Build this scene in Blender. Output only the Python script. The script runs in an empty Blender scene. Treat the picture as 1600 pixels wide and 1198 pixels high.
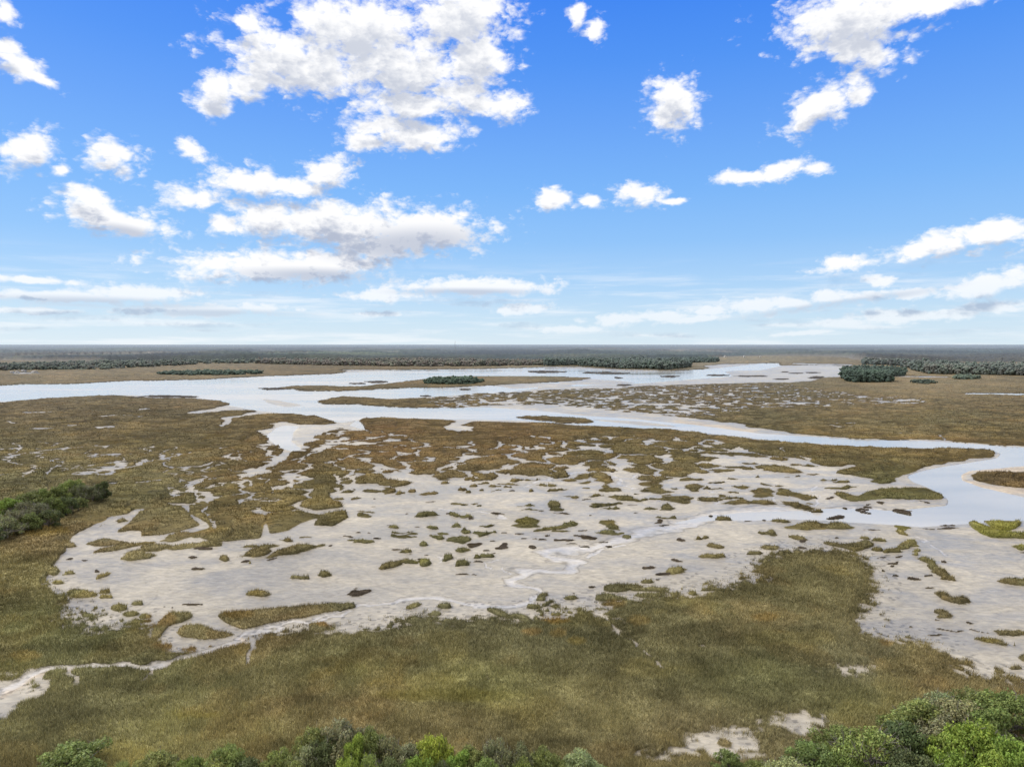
import bpy, math, random, time
import numpy as np
T0 = time.time()
def log(*a): print('[%.1f]' % (time.time()-T0), *a, flush=True)
random.seed(7)
rng = np.random.default_rng(11)
C = bpy.context.scene.collection
scn = bpy.context.scene

# ------------------------------------------------------------------ camera geometry
H = 60.0            # drone height, metres
FPX = 1100.0        # focal length in photo pixels (photo is 1600 x 1198)
PITCH = math.atan((599-538.3)/FPX)
cp, sp = math.cos(PITCH), math.sin(PITCH)

def ray(px, py):
    dx = (np.asarray(px, dtype=np.float64)-800.0)/FPX
    dy = (599.0-np.asarray(py, dtype=np.float64))/FPX
    return dx, cp+dy*sp, -sp+dy*cp

def ground(px, py, z=0.0):
    x, y, zz = ray(px, py)
    t = (H-z)/np.maximum(-zz, 1e-6)
    return x*t, y*t

# ------------------------------------------------------------------ noise helpers
def _hash(ix, iy, seed):
    h = (ix.astype(np.int64)*374761393 + iy.astype(np.int64)*668265263 + seed*1442695041) & 0xffffffff
    h = ((h ^ (h >> 13))*1274126177) & 0xffffffff
    h = (h ^ (h >> 16)) & 0xffffffff
    return h.astype(np.float64)/4294967295.0

def vnoise(x, y, s, seed=0):
    x = x/s; y = y/s
    ix = np.floor(x); iy = np.floor(y)
    fx = x-ix; fy = y-iy
    fx = fx*fx*(3-2*fx); fy = fy*fy*(3-2*fy)
    a = _hash(ix, iy, seed); b = _hash(ix+1, iy, seed)
    c = _hash(ix, iy+1, seed); d = _hash(ix+1, iy+1, seed)
    return (a+(b-a)*fx)*(1-fy)+(c+(d-c)*fx)*fy - 0.5       # -0.5..0.5

def fbm(x, y, s, seed=0, o=3):
    r = 0; a = 1.0
    for k in range(o):
        r = r+a*vnoise(x+k*17.3, y-k*9.1, s/(2.03**k), seed+k); a *= 0.5
    return r

def voronoi(x, y, s, seed=0, jit=0.9):
    x = x/s; y = y/s
    ix = np.floor(x); iy = np.floor(y)
    f1 = np.full(x.shape, 9.0); f2 = np.full(x.shape, 9.0); cid = np.zeros(x.shape)
    for a in (-1, 0, 1):
        for b in (-1, 0, 1):
            jx = ix+a; jy = iy+b
            cx = jx+0.5+(_hash(jx, jy, seed)-0.5)*jit
            cy = jy+0.5+(_hash(jx, jy, seed+5)-0.5)*jit
            d = np.hypot(x-cx, y-cy)
            rid = _hash(jx, jy, seed+9)
            m = d < f1
            f2 = np.where(m, f1, np.minimum(f2, d))
            cid = np.where(m, rid, cid)
            f1 = np.where(m, d, f1)
    return f1, f2, cid

def sstep(a, b, x):
    t = np.clip((x-a)/(b-a), 0, 1)
    return t*t*(3-2*t)

def lin(c):
    c = np.asarray(c, dtype=np.float64)/255.0
    return np.where(c <= 0.04045, c/12.92, ((c+0.055)/1.055)**2.4)

# ------------------------------------------------------------------ survey grid of the marsh (ground points, finer near the drone)
PX = np.arange(-300, 1901, 1.25)
PY = np.concatenate([np.arange(543, 700, 0.5), np.arange(700, 860, 0.8), np.arange(860, 1262, 1.1)])
NX, NY = len(PX), len(PY)
GX, GY = np.meshgrid(PX, PY)
X, Y = ground(GX, GY)
DIST = np.hypot(X, Y)
# banks are never straight: every outline below is wandered by a few metres of noise
_dx = fbm(X, Y, 22, 1001)*9+fbm(X, Y, 6, 1011, 3)*5.0; _dy = fbm(X, Y, 22, 1021)*9+fbm(X, Y, 6, 1031, 3)*5.0
GXW = GX+np.clip(_dx*FPX/DIST, -14, 14); GYW = GY-np.clip(_dy*H*FPX/DIST**2, -5, 5)
_JW = np.clip(np.round(np.interp(GYW, PY, np.arange(NY))), 0, NY-1).astype(int); _IW = np.clip(np.round(np.interp(GXW, PX, np.arange(NX))), 0, NX-1).astype(int)
def wander(m): return m[_JW, _IW]
log('grid', NX, NY)

def fill(poly):
    p = np.array(poly, dtype=np.float64)
    m = np.zeros((NY, NX), bool)
    x0, y0 = p[:, 0], p[:, 1]
    x1, y1 = np.roll(x0, -1), np.roll(y0, -1)
    j0, j1 = np.searchsorted(PY, [y0.min(), y0.max()])
    for j in range(max(j0-1, 0), min(j1+1, NY)):
        y = PY[j]
        c = ((y0 <= y) & (y1 > y)) | ((y1 <= y) & (y0 > y))
        if not c.any(): continue
        xs = np.sort(x0[c]+(y-y0[c])/(y1[c]-y0[c])*(x1[c]-x0[c]))
        for k in range(0, len(xs)-1, 2):
            a, b = np.searchsorted(PX, [xs[k], xs[k+1]])
            m[j, a:b] = True
    return m

def stroke(pts, w0, w1=None):
    """soft line: returns 1 on the axis falling to 0 at the half width (photo px; vertical half width is flattened)"""
    w1 = w0 if w1 is None else w1
    out = np.zeros((NY, NX))
    n = len(pts)-1
    for k in range(n):
        (ax, ay), (bx, by) = pts[k], pts[k+1]
        wa = w0+(w1-w0)*k/n; wb = w0+(w1-w0)*(k+1)/n; wm = max(wa, wb)
        i0, i1 = np.searchsorted(PX, [min(ax, bx)-wm-2, max(ax, bx)+wm+2])
        j0, j1 = np.searchsorted(PY, [min(ay, by)-wm-2, max(ay, by)+wm+2])
        if i1 <= i0 or j1 <= j0: continue
        gx = GXW[j0:j1, i0:i1]; gy = GYW[j0:j1, i0:i1]
        q = 2.6                                          # foreshortening
        dx, dy = bx-ax, (by-ay)*q
        L = dx*dx+dy*dy+1e-9
        t = np.clip(((gx-ax)*dx+(gy-ay)*q*dy)/L, 0, 1)
        d = np.hypot(gx-ax-t*dx, (gy-ay)*q-t*dy)
        w = wa+(wb-wa)*t
        out[j0:j1, i0:i1] = np.maximum(out[j0:j1, i0:i1], np.clip(1-d/w, 0, 1))
    return out

def box(a, r, ax):
    if r < 1: return a
    a = np.moveaxis(a, ax, -1)
    pad = np.concatenate([np.repeat(a[..., :1], r+1, -1), a, np.repeat(a[..., -1:], r, -1)], -1)
    c = np.cumsum(pad, -1)
    return np.moveaxis((c[..., 2*r+1:]-c[..., :-2*r-1])/(2*r+1), -1, ax)
def blur(a, rx, ry):
    a = a.astype(np.float64)
    for _ in range(2): a = box(box(a, rx, 1), ry, 0)
    return a

Z3 = (0, 600, .3375); Z4 = (530, 600, .3375); Z5 = (1060, 600, .3375)
Z6 = (0, 840, .3375); Z7 = (530, 840, .3375); Z8 = (1060, 840, .3375); P = (0, 0, 1.0)
def tr(o, pts): return [(o[0]+x*o[2], o[1]+y*o[2]) for x, y in pts]

# ------------------------------------------------------------------ where solid marsh grass grows (crisp banks)
solid = np.zeros((NY, NX)); soft = np.zeros((NY, NX)); dens = np.zeros((NY, NX))
crisp = [
 # land and marsh beyond the great river
 [(-320, 500), (-320, 612), (0, 602.5), (40, 600), (110, 599.5), (200, 594.5), (260, 594), (320, 592.5), (400, 588), (460, 586), (520, 584), (548, 580), (520, 578),
  (640, 577.5), (760, 576), (850, 573.5), (900, 573), (960, 577), (1050, 579), (1100, 576.5), (1116, 575), (1095, 571.5), (1130, 569), (1190, 567.5), (1225, 567), (1208, 571),
  (1290, 570), (1335, 573), (1310, 575), (1330, 580), (1342, 584), (1325, 588), (1285, 590), (1270, 595), (1230, 598), (1180, 598), (1130, 599.5), (1080, 601), (1010, 603), (960, 606), (860, 609), (800, 613), (740, 615), (700, 619), (620, 623.5),
  (570, 620), (535, 619), (515, 622), (490, 628), (510, 631), (560, 632), (600, 635), (640, 636.5), (700, 637), (790, 632), (830, 631.5), (870, 634), (900, 637), (940, 640), (1000, 645),
  (1060, 650), (1090, 655), (1130, 660), (1195, 669), (1235, 676), (1280, 680), (1350, 685), (1420, 686), (1480, 689), (1540, 694), (1600, 697.5), (1920, 712), (1920, 500)],
 # strip islet in the great river
 [(412, 607.3), (440, 605), (460, 603), (490, 602), (560, 604), (600, 600), (640, 595), (700, 588), (760, 587.5), (860, 588), (930, 590.5), (900, 595), (840, 598), (790, 601), (700, 605), (640, 605.5), (560, 609.5), (480, 611), (460, 609), (500, 607), (440, 608)],
 # left marsh shoulder
 [(-320, 642), (0, 629), (60, 623), (110, 620), (175, 617), (240, 622), (300, 622), (345, 627), (357, 633), (330, 639), (300, 643), (296, 647), (320, 646), (360, 641), (398, 641.5), (402, 643),
  (385, 647), (350, 652), (342, 660), (343, 670), (350, 668), (352, 660), (372, 652), (400, 648), (450, 646), (500, 651), (533, 660), (500, 664), (470, 663), (440, 660), (408, 680), (412, 692), (430, 696), (450, 706), (440, 716),
  (420, 726), (380, 742), (330, 750), (262, 770), (258, 785), (215, 797), (160, 812), (120, 838), (96, 866), (80, 900), (70, 960), (-320, 1000)],
 # central marsh, upper rim along the river
 [(565, 655), (590, 652.5), (650, 654), (722, 657), (703, 666), (706, 671), (730, 673), (735, 669), (726, 664), (745, 658), (800, 659), (900, 664.5), (940, 665), (980, 668), (1060, 672.5), (1150, 681), (1200, 688.5), (1280, 693), (1340, 698),
  (1480, 700), (1540, 702.5), (1563, 709), (1555, 715), (1510, 721), (1465, 727), (1430, 735), (1418, 741), (1418, 747), (1404, 750), (1384, 757), (1364, 751), (1347, 745), (1310, 739), (1330, 730), (1364, 726), (1300, 728), (1276, 723), (1255, 718), (1195, 713),
  (1160, 700), (1120, 690), (1060, 684), (960, 682), (900, 690), (800, 690), (760, 700), (700, 700), (640, 690), (600, 690), (570, 672)],
 [(800, 652), (850, 648.5), (900, 652), (938, 659), (900, 661), (840, 658)],
]
for p in crisp: solid = np.maximum(solid, fill(p))
crisp_z = [
 (Z3, [(530,690),(600,640),(650,590),(750,560),(850,570),(890,620),(930,655),(840,680),(740,700),(650,705),(655,680),(600,680)]),
 (Z3, [(770,500),(880,470),(960,470),(1010,500),(1100,520),(1250,540),(1240,570),(1150,590),(1230,610),(1225,650),(1205,715),(1100,725),(1000,732),(900,705),(740,720),(820,690),(900,685),(968,665),(962,645),(905,615),(875,595),(880,560),(780,560)]),
 (Z3, [(1235,600),(1330,590),(1480,590),(1490,612),(1400,640),(1330,680),(1250,695),(1235,650)]),
 (Z3, [(1445,655),(1500,600),(1600,585),(1610,620),(1540,660)]),
 (Z3, [(1000,1068),(1050,1058),(1150,1055),(1300,1035),(1450,1022),(1640,1018),(1655,1032),(1500,1060),(1400,1082),(1250,1112),(1120,1138),(1040,1105)]),
 (Z3, [(700,1150),(740,1100),(790,1060),(895,1066),(890,1085),(800,1112),(765,1140),(740,1175),(700,1185)]),
 (Z3, [(815,1150),(850,1120),(930,1115),(1000,1140),(1095,1158),(1040,1178),(950,1185),(840,1172)]),
 (Z5, [(710,505),(760,500),(830,520),(900,490),(1050,478),(1150,480),(1220,510),(1230,535),(1100,535),(960,530),(880,540),(800,545),(760,530)]),
 (Z5, [(1350,422),(1400,410),(1600,406),(1950,398),(1950,497),(1600,482),(1450,465),(1370,445)]),
 (Z5, [(1340,635),(1370,632),(1430,658),(1480,682),(1550,692),(1680,688),(1680,715),(1450,715),(1400,695),(1350,660)]),
 (Z5, [(1410,632),(1500,630),(1590,636),(1585,655),(1540,680),(1480,676),(1440,655)]),
 (Z5, [(470,665),(560,650),(620,640),(700,648),(760,650),(840,665),(800,673),(720,672),(600,676)]),
 (Z5, [(650,735),(690,730),(740,745),(820,740),(870,718),(912,745),(860,770),(820,775),(740,755)]),
]
solid = wander(solid)
for o, p in crisp_z: solid = np.maximum(solid, fill(tr(o, p)))

# lower and right marsh that thins out into the mud
soft_polys = [
 # left lower shore, round to the creek
 (P, [(-320, 940), (60, 900), (78, 905), (100, 935), (110, 955), (175, 975), (215, 968), (235, 975), (262, 985), (240, 1000), (290, 1012), (335, 1005), (330, 1012), (200, 1026), (100, 1030), (0, 1062), (-320, 1150)]),
 (P, [(50,1046),(110,1028),(150,1022),(240,1026),(330,1008),(400,992),(440,985),(450,992),(395,1010),(290,1044),(200,1058),(140,1054),(70,1080)]),
 # below the creek
 (P, [(-320, 1250), (-320, 1190), (0, 1120), (40, 1090), (100, 1050), (140, 1046), (200, 1050), (240, 1046), (290, 1038), (390, 1004), (420, 988), (520, 985), (530, 983), (611, 980), (620, 968), (650, 955), (680, 966), (735, 972), (745, 962), (775, 960), (850, 972),
      (835, 952), (870, 948), (920, 957), (950, 968), (960, 985), (975, 1000), (1000, 1012), (1050, 1060), (1060, 1062), (1040, 1040), (990, 1000), (962, 983), (980, 984), (985, 978), (945, 958), (930, 945), (945, 930), (985, 935), (1030, 930), (1070, 920),
      (1120, 918), (1170, 914), (1160, 900), (1160, 884), (1210, 870), (1235, 858), (1270, 854), (1320, 860), (1347, 865), (1365, 888), (1374, 907), (1375, 928), (1360, 945), (1352, 955), (1335, 965), (1345, 978), (1362, 990), (1385, 996), (1415, 1002),
      (1450, 1008), (1475, 1020), (1488, 1034), (1530, 1042), (1568, 1058), (1640, 1075), (1920, 1110), (1920, 1260)]),
]
for o, p in soft_polys: soft = np.maximum(soft, fill(tr(o, p)))
for pts in [   # mud pools and drains in the lower marsh
   [(1068,1150),(1090,1142),(1127,1138),(1170,1138),(1208,1116),(1262,1112),(1293,1122),(1297,1136),(1262,1143),(1212,1138),(1194,1145),(1182,1160),(1214,1170),(1216,1178),(1161,1182),(1094,1178),(1074,1166)],
   ]: soft = soft*(1-fill(pts))
# creek cut and its pool
creek = [(-320,1190),(-100,1112),(0,1078),(45,1052),(90,1039),(150,1036),(220,1040),(287,1030),(330,1016),(372,1001),(422,983),(506,968),(560,955)]
CR = stroke(creek, 14, 8)
def sharp(a, k=3.0): return np.clip(a*k, 0, 1)
cut = sharp(CR, 2.2)
pool = fill(tr(Z6, [(748,450),(780,408),(900,372),(1000,378),(1060,400),(1120,432),(1180,450),(1100,482),(1000,500),(900,508),(800,502)]))
isl = fill(tr(Z6, [(815,440),(850,412),(930,405),(1000,432),(1095,450),(1040,472),(950,478),(840,468)]))
for pts, w in [([(395,1032),(400,1008),(402,998)],9), ([(205,1068),(222,1050),(230,1042)],7), ([(104,1066),(115,1048),(122,1040)],8), ([(40,1085),(66,1058),(75,1048)],10),
               ([(-10,1120),(20,1098),(40,1080)],8), ([(86,985),(92,975),(80,972),(60,978)],5), ([(1050,1050),(1030,1030),(1010,1015),(985,999),(962,984),(950,970),(930,958)],3.2)]:
    cut = np.maximum(cut, sharp(stroke(pts, w), 1.8))
cut = np.maximum(cut, pool*(1-isl))
solid = np.maximum(solid, 0)

# creeks and mud slots in the crisp marsh  (polyline, half width px)
slots = [
 ([(440,664),(420,680),(430,690),(455,704),(440,720),(405,738),(384,743)], 17, 8),
 ([(430,672),(418,682)], 20, 10),
 ([(384,742),(330,752),(300,760),(268,768)], 4, 3), ([(262,770),(259,787)], 4, 2),
 ([(0,743),(30,740),(76,736)], 8, 4), ([(40,645),(80,644)], 6, 3), ([(10,659),(28,662)], 7, 3), ([(112,665),(126,664)], 7, 4), ([(150,668),(182,666)], 8, 5),
 ([(215,640),(236,638)], 6, 3), ([(135,652),(170,649),(250,652)], 4, 2), ([(50,670),(90,668)], 4, 3), ([(0,702),(60,701)], 5, 3), ([(48,718),(76,716)], 5, 3),
 ([(160,730),(185,733),(215,722),(235,716)], 13, 5), ([(172,742),(190,733)], 10, 5), ([(175,754),(260,748)], 4, 3), ([(200,704),(215,700),(236,705)], 4, 2),
 ([(300,770),(308,778),(318,787)], 9, 9), ([(318,786),(300,800),(330,820),(322,828)], 7, 9), ([(405,745),(420,762),(440,770)], 4, 6),
 ([(520,763),(516,775)], 14, 8), ([(455,756),(466,750)], 9, 5), ([(520,725),(530,715)], 8, 6), ([(528,742),(540,748)], 9, 9),
 ([(536,685),(545,696)], 8, 4), ([(560,668),(600,678),(640,684),(660,694)], 6, 3), ([(700,668),(735,672)], 5, 5), ([(650,704),(665,712),(690,716)], 7, 4),
 ([(712,730),(722,720)], 8, 4), ([(785,696),(830,702),(860,700),(880,692)], 9, 8), ([(800,686),(820,680),(860,686)], 5, 4), ([(780,745),(790,720)], 7, 5),
 ([(865,740),(880,725),(915,730)], 9, 8), ([(960,745),(955,735),(930,722)], 6, 4),
 ([(1298,665),(1310,667),(1335,665),(1341,661)], 4, 2), ([(1300,662),(1340,660)], 3, 2), ([(1420,681),(1421,688)], 6, 4), ([(1460,680),(1472,688)], 7, 4), ([(1400,678),(1470,676)], 3, 2),
 ([(1400,626),(1430,624),(1450,627)], 8, 4), ([(1510,615),(1560,615),(1700,618)], 7, 9), ([(480,560),(520,556),(580,555)], 3, 3),
 ([(1240,568),(1330,570),(1300,577)], 5, 4), ([(1290,578),(1335,580)], 7, 4), ([(0,571),(50,571)], 4, 3), ([(20,583),(60,583)], 6, 4),
 ([(1390,588),(1480,589)], 5, 4),
 ([(1220,700),(1240,712),(1265,720)], 4, 5),
 ([(60,604),(180,598)], 0, 0),
]
slotf = np.zeros((NY, NX))
for s in slots:
    if s[1] > 0:
        kk_ = 1.0 if s[1] > 15 else .62
        slotf = np.maximum(slotf, sharp(stroke(s[0], s[1]*kk_, s[2]*kk_), 2.0))

# ------------------------------------------------------------------ archipelago densities
arch = [
 ([(-320,690),(130,690),(300,700),(420,700),(400,735),(260,745),(120,742),(-320,760)], .952),
 ([(400,690),(450,705),(530,665),(640,690),(900,690),(900,700),(560,742),(430,745)], .925),
 ([(455,706),(700,700),(900,700),(900,728),(700,742),(560,742),(440,735)], .93),
 ([(430,740),(560,738),(640,746),(560,760),(530,790),(440,770)], .93),
 ([(540,735),(700,738),(790,735),(860,735),(820,752),(700,756),(600,762)], .76),
 ([(760,700),(900,690),(960,682),(1060,684),(1120,690),(1170,704),(1100,712),(980,720),(880,728),(760,720)], .90),
 ([(740,720),(880,728),(900,745),(820,752),(740,745)], .72),
 ([(880,712),(1000,716),(1080,716),(1100,730),(1070,752),(1000,750),(930,738),(880,730)], .87),
 ([(960,745),(1070,748),(1060,772),(980,765)], .6),
 ([(420,722),(470,700),(560,700),(560,745),(540,790),(500,800),(440,790),(400,780),(380,750)], .93),
 ([(262,752),(330,740),(400,738),(425,722),(470,705),(480,745),(470,790),(440,800),(420,800),(400,790),(330,786),(262,785)], .935),
 ([(660,624),(740,618),(860,612),(960,608),(1100,604),(1230,602),(1300,612),(1420,622),(1460,628),(1400,630),(1300,630),(1200,632),(1120,650),(1000,644),(900,636),(830,630),(700,635)], .80),
 ([(680,628),(760,624),(860,624),(960,620),(1010,626),(1120,628),(1250,630),(1330,632),(1200,634),(1110,636),(1060,645),(1000,640),(920,634),(830,630),(700,633)], .62),
 ([(960,609),(1000,608),(1060,611),(1040,622),(980,620)], .66),
]
archmask = np.zeros((NY, NX), bool)
for p, v in arch:
    m = fill(p); archmask |= m; dens[m] = v
dens = np.where(~archmask & (solid > 0), 1.0, dens)
dens = blur(dens, 6, 5)
archzone = blur(archmask, 4, 4)
wx = fbm(X, Y, 26, 31)*17; wy = fbm(X, Y, 26, 57)*17
wx2 = fbm(X, Y, 6, 71, 2)*4.5; wy2 = fbm(X, Y, 6, 83, 2)*4.5
cell = np.where(GY < 650, 15.0, np.interp(GY, [650, 720, 780], [19.0, 16.0, 12.0]))
f1, f2, cid = voronoi((X+wx+wx2)/1.6/cell, (Y+wy+wy2)/1.05/cell, 1.0, 3)
w = np.interp(dens, [0, .15, .3, .45, .6, .75, .85, .93, 1.0], [2.0, .74, .54, .42, .33, .235, .165, .115, -.06])
drop = (cid > np.interp(dens, [.2, .5, .7], [.35, .8, 1.1]))
archF = 0.5+(f2-f1-w)*np.interp(dens, [0, .8, 1], [3.0, 3.6, 5])
archF = np.where(drop, 0, np.clip(archF, 0, 1))
archF = archF*sstep(.1, .5, archzone)
archS = np.clip(0.5+(f2-f1-w)*np.interp(dens, [0, .8, 1], [3.0, 3.6, 5]), 0, 1)

# ------------------------------------------------------------------ lone tussocks and clumps: (cx, cy, rx, ry, tilt)   type 1 grass, 2 low dark clump
E3 = [(575,748,105,22,14),(650,790,60,28,20),(740,750,55,25,0),(700,800,50,12,10),(820,700,80,18,5),(490,725,70,18,8),(900,750,90,18,5),(1033,807,32,12,0),(1185,768,80,22,15),(1345,770,120,25,14),(1130,746,40,10,0),
 (1310,708,45,11,0),(1395,690,20,8,0),(1362,886,38,14,0),(1506,873,36,18,5),(1190,968,48,22,5),(500,895,38,8,20),(270,862,38,20,0),(360,975,55,25,0),(455,965,25,12,0),(460,990,30,10,0),(520,1040,35,20,0),(575,1070,40,18,0),
 (605,1022,25,10,0),(375,1075,28,14,0),(1505,1110,42,26,5),(1160,830,5,3,0),(320,740,40,12,0),(310,705,40,8,0),(300,925,30,10,0),(340,880,30,8,0),(660,1080,30,15,0),(540,640,30,10,0)]
D3 = [(870,812,18,7,0),(895,850,25,5,0),(1136,829,22,8,5),(1508,746,10,6,0),(1290,817,25,5,8),(480,873,12,7,0),(335,798,14,8,0),(420,816,18,5,0),(870,1030,36,6,0),(905,1030,10,5,0),(930,772,25,6,0),(730,1040,6,4,0),(780,1045,5,3,0)]
E4 = [(100,601,28,13,0),(130,584,30,5,0),(255,495,20,10,0),(125,483,38,12,0),(200,484,32,16,0),(305,488,20,7,0),(398,497,30,10,8),(75,522,28,8,5),(525,549,40,9,0),(595,549,18,4,0),(640,557,16,8,0),(540,486,22,7,0),(580,502,15,6,0),(628,491,14,5,0),
 (590,470,20,5,0),(645,460,20,7,0),(690,475,30,8,0),(705,495,16,5,0),(750,480,20,7,0),(755,460,50,6,0),(680,431,18,5,0),(795,440,25,9,0),(870,437,22,5,0),(910,462,22,4,0),(875,494,16,6,0),(970,460,25,8,0),(1020,481,38,3,0),(1070,517,48,8,-5),
 (1060,437,35,10,0),(1140,425,40,14,0),(1140,454,45,9,0),(1165,473,18,4,0),(930,410,25,8,0),(875,393,38,14,0),(770,408,50,10,0),(425,608,45,10,-8),(548,607,24,12,0),(600,618,40,9,-4),(853,557,23,10,0),(965,556,28,13,0),(988,575,28,10,0),(880,582,28,7,0),
 (860,632,62,20,-3),(1010,645,75,15,12),(1060,632,30,12,5),(1045,662,30,8,0),(1270,640,48,22,-12),(1250,672,38,14,0),(1300,690,20,14,0),(1220,557,60,14,0),(1250,575,45,8,0),(1415,570,32,10,0),(1495,566,32,14,0),(1500,617,32,9,0),(1210,510,30,7,0),(1310,527,65,12,-5),
 (1285,485,50,14,-5),(1230,437,55,26,-30),(1470,490,50,14,0),(1450,532,55,7,0),(1550,520,60,22,0),(262,654,28,12,0),(295,679,22,8,0),(305,697,35,13,0),(432,657,28,10,0),(455,678,28,9,0),(430,700,40,13,-10),(397,730,24,17,0),(562,655,30,13,0),
 (598,676,26,10,0),(685,648,25,8,0),(690,682,50,15,8),(738,672,28,6,0),(548,712,40,19,8),(570,762,30,17,15),(60,712,27,11,0),(120,730,40,12,0),(280,767,26,9,0),(495,796,22,15,0),(220,835,38,14,10),(285,817,48,11,0),(385,818,48,18,-10),(670,802,38,9,0),
 (600,836,30,15,0),(35,1030,42,9,0),(510,1035,38,16,0),(375,1032,36,17,15),(460,1068,32,15,0),(770,1040,52,18,-18),(860,1070,58,20,-8),(965,978,22,13,0),(935,1013,35,12,0),(1000,1005,32,12,0),(1105,995,34,12,0),(1315,950,58,22,0),(1430,957,50,9,0),
 (1395,922,32,9,0),(1570,870,50,17,10),(1270,995,50,18,0),(1410,985,35,14,0),(1385,510,18,5,0)]
D4 = [(160,530,8,3,0),(415,541,12,3,0),(165,557,8,3,0),(343,590,12,4,0),(515,610,15,5,0),(715,600,22,7,5),(640,630,14,4,0),(930,588,15,4,0),(1020,597,18,5,0),(1155,538,14,3,0),(1335,560,15,4,0),(1455,630,15,5,0),(1485,647,20,4,0),(1385,594,12,3,0),
 (1165,600,12,3,0),(222,648,14,4,0),(360,657,12,3,0),(30,695,15,4,0),(205,717,20,5,0),(262,753,15,6,0),(340,800,10,4,0),(390,785,14,3,0),(725,790,14,5,0),(668,832,25,5,0),(570,880,18,5,0),(610,880,18,4,0),(775,748,25,10,0),(610,740,35,9,0),
 (705,732,18,4,0),(705,763,20,4,0),(910,753,18,7,0),(790,675,12,4,0),(865,680,22,5,0),(885,702,15,3,0),(935,707,12,4,0),(972,710,18,5,0),(1055,709,30,6,0),(1080,731,20,5,0),(1115,748,15,4,0),(1220,748,14,8,0),(1135,665,12,4,0),(1140,697,28,12,-15),
 (1200,718,15,3,0),(995,688,12,4,0),(1555,712,22,11,-20),(1585,820,18,8,0),(1452,859,22,7,0),(1200,949,18,6,0),(75,963,52,18,10),(1120,975,10,4,0),(1440,915,14,4,0),(1490,890,35,7,5),(110,690,14,4,0),(168,688,10,3,0),(770,500,14,4,0)]
E5 = [(415,680,32,12,0),(570,695,50,11,-8),(420,740,40,15,0),(345,766,35,11,0),(140,745,40,14,0),(155,785,42,12,0),(75,708,35,7,0),(205,618,25,12,0),(500,620,45,9,-5),(1040,668,42,20,-28),(1070,690,20,8,-20),(875,700,28,8,0),(945,712,28,7,0),(1080,735,50,17,5),
 (1060,752,55,10,0),(1100,775,22,6,0),(1100,793,20,5,0),(955,768,30,11,-12),(1010,780,40,7,0),(1170,825,48,12,-15),(1225,853,58,18,-28),(1275,893,30,10,-10),(1290,980,70,17,-12),(1540,905,70,17,-5),(1520,1140,65,17,-12),(1580,745,22,18,0),
 (95,345,65,22,0),(40,325,60,18,0),(50,385,45,9,0),(140,378,40,9,0),(195,397,35,12,0),(270,385,60,10,-5),(110,405,35,10,0),(60,435,55,11,0),(20,410,35,6,0),(190,450,28,8,0),(70,475,50,19,5),(270,435,26,7,0),(268,472,35,9,0),(160,483,35,7,0),(120,525,65,16,0),
 (235,528,35,8,0),(225,500,25,6,0),(305,365,35,7,0),(440,345,45,9,0),(300,325,80,13,-5),(450,390,105,14,-6),(540,370,40,9,0),(615,377,42,8,0),(600,412,28,6,0),(530,422,22,5,0),(425,458,30,10,-10),(380,497,58,24,0),(530,500,70,20,-15),(590,520,40,8,0),
 (380,545,58,16,0),(270,550,75,12,0),(550,552,90,18,-6),(640,572,25,6,0),(705,437,25,6,0),(765,446,22,5,0),(775,475,65,9,4),(365,430,20,5,0),(490,465,30,5,0),(5,525,30,12,0),(180,315,50,8,0),(1260,1063,45,16,-10),(500,500,30,10,0)]
D5 = [(20,820,25,7,0),(135,607,12,5,0),(310,631,18,5,0),(605,712,15,7,0),(735,607,40,5,0),(415,622,10,4,0),(410,790,15,6,0),(580,745,20,6,0),(765,705,14,6,0),(705,527,20,5,0),(765,575,10,5,0),(860,583,22,9,10),(895,570,20,6,0),(965,550,18,8,-15),(905,560,10,4,0),
 (1050,588,38,13,-5),(1165,546,18,5,-10),(905,670,25,6,0),(1025,806,25,5,0),(1000,835,12,4,0),(1035,873,16,5,0),(1120,887,30,7,-8),(980,850,10,3,0),(1260,822,16,5,0),(1195,938,22,5,0),(1190,880,22,4,0),(1230,1080,16,6,0),(1380,1105,20,7,-12),(1405,1140,30,5,-8),
 (1260,1145,36,6,-10),(1170,1160,36,5,-5),(1175,663,40,4,0),(1275,662,45,6,0),(1270,650,40,5,0),(1105,1133,10,3,0),(1310,1145,18,5,0),(1580,770,16,4,0),(1245,1140,10,4,0),(480,745,10,3,0),(500,775,10,3,0),(1010,825,30,3,0),(930,802,20,3,0)]
E8 = [(1440,482,72,18,-10),(1375,472,32,9,-10),(1580,545,38,22,0),(1530,595,30,12,0),(985,500,36,22,0),(400,385,0.1,.1,0),(235,948,38,26,0),(1560,500,0.1,.1,0)]
Ef = [(920,615,0.01,.01,0)]
DF = [(852,580.6,26,1.6,0),(922,582,10,1,0),(948,582.5,16,1.5,0),(968,583,12,1.2,0),(1048,588,12,1.3,0),(1120,586,14,1.1,0),(1175,587.5,20,1.2,0),(975,601.5,10,1.2,0),(965,590,6,1.2,0),(1225,581,6,.8,0),(1245,583,12,.8,0),(1270,582,10,1,0),(1220,592,10,1,0),
      (1193,600,8,1,0),(1205,601,8,1,0),(1275,589.5,10,2,0),(785,613.5,7,1.2,0),(726,608,8,1,0),(722,619.5,4,2,0),(668,618,8,1,0),(560,599,10,1,0),(590,596.5,14,1.5,0),(430,607,18,1.6,0),(210,621,26,1.5,6),(255,619,25,1.8,0),(290,619.5,18,1.6,0),(60,625,30,1.2,6),
      (150,622,30,1.3,4)]
tus = np.zeros((NY, NX)); tkind = np.zeros((NY, NX), np.uint8); tinfo = []
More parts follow.
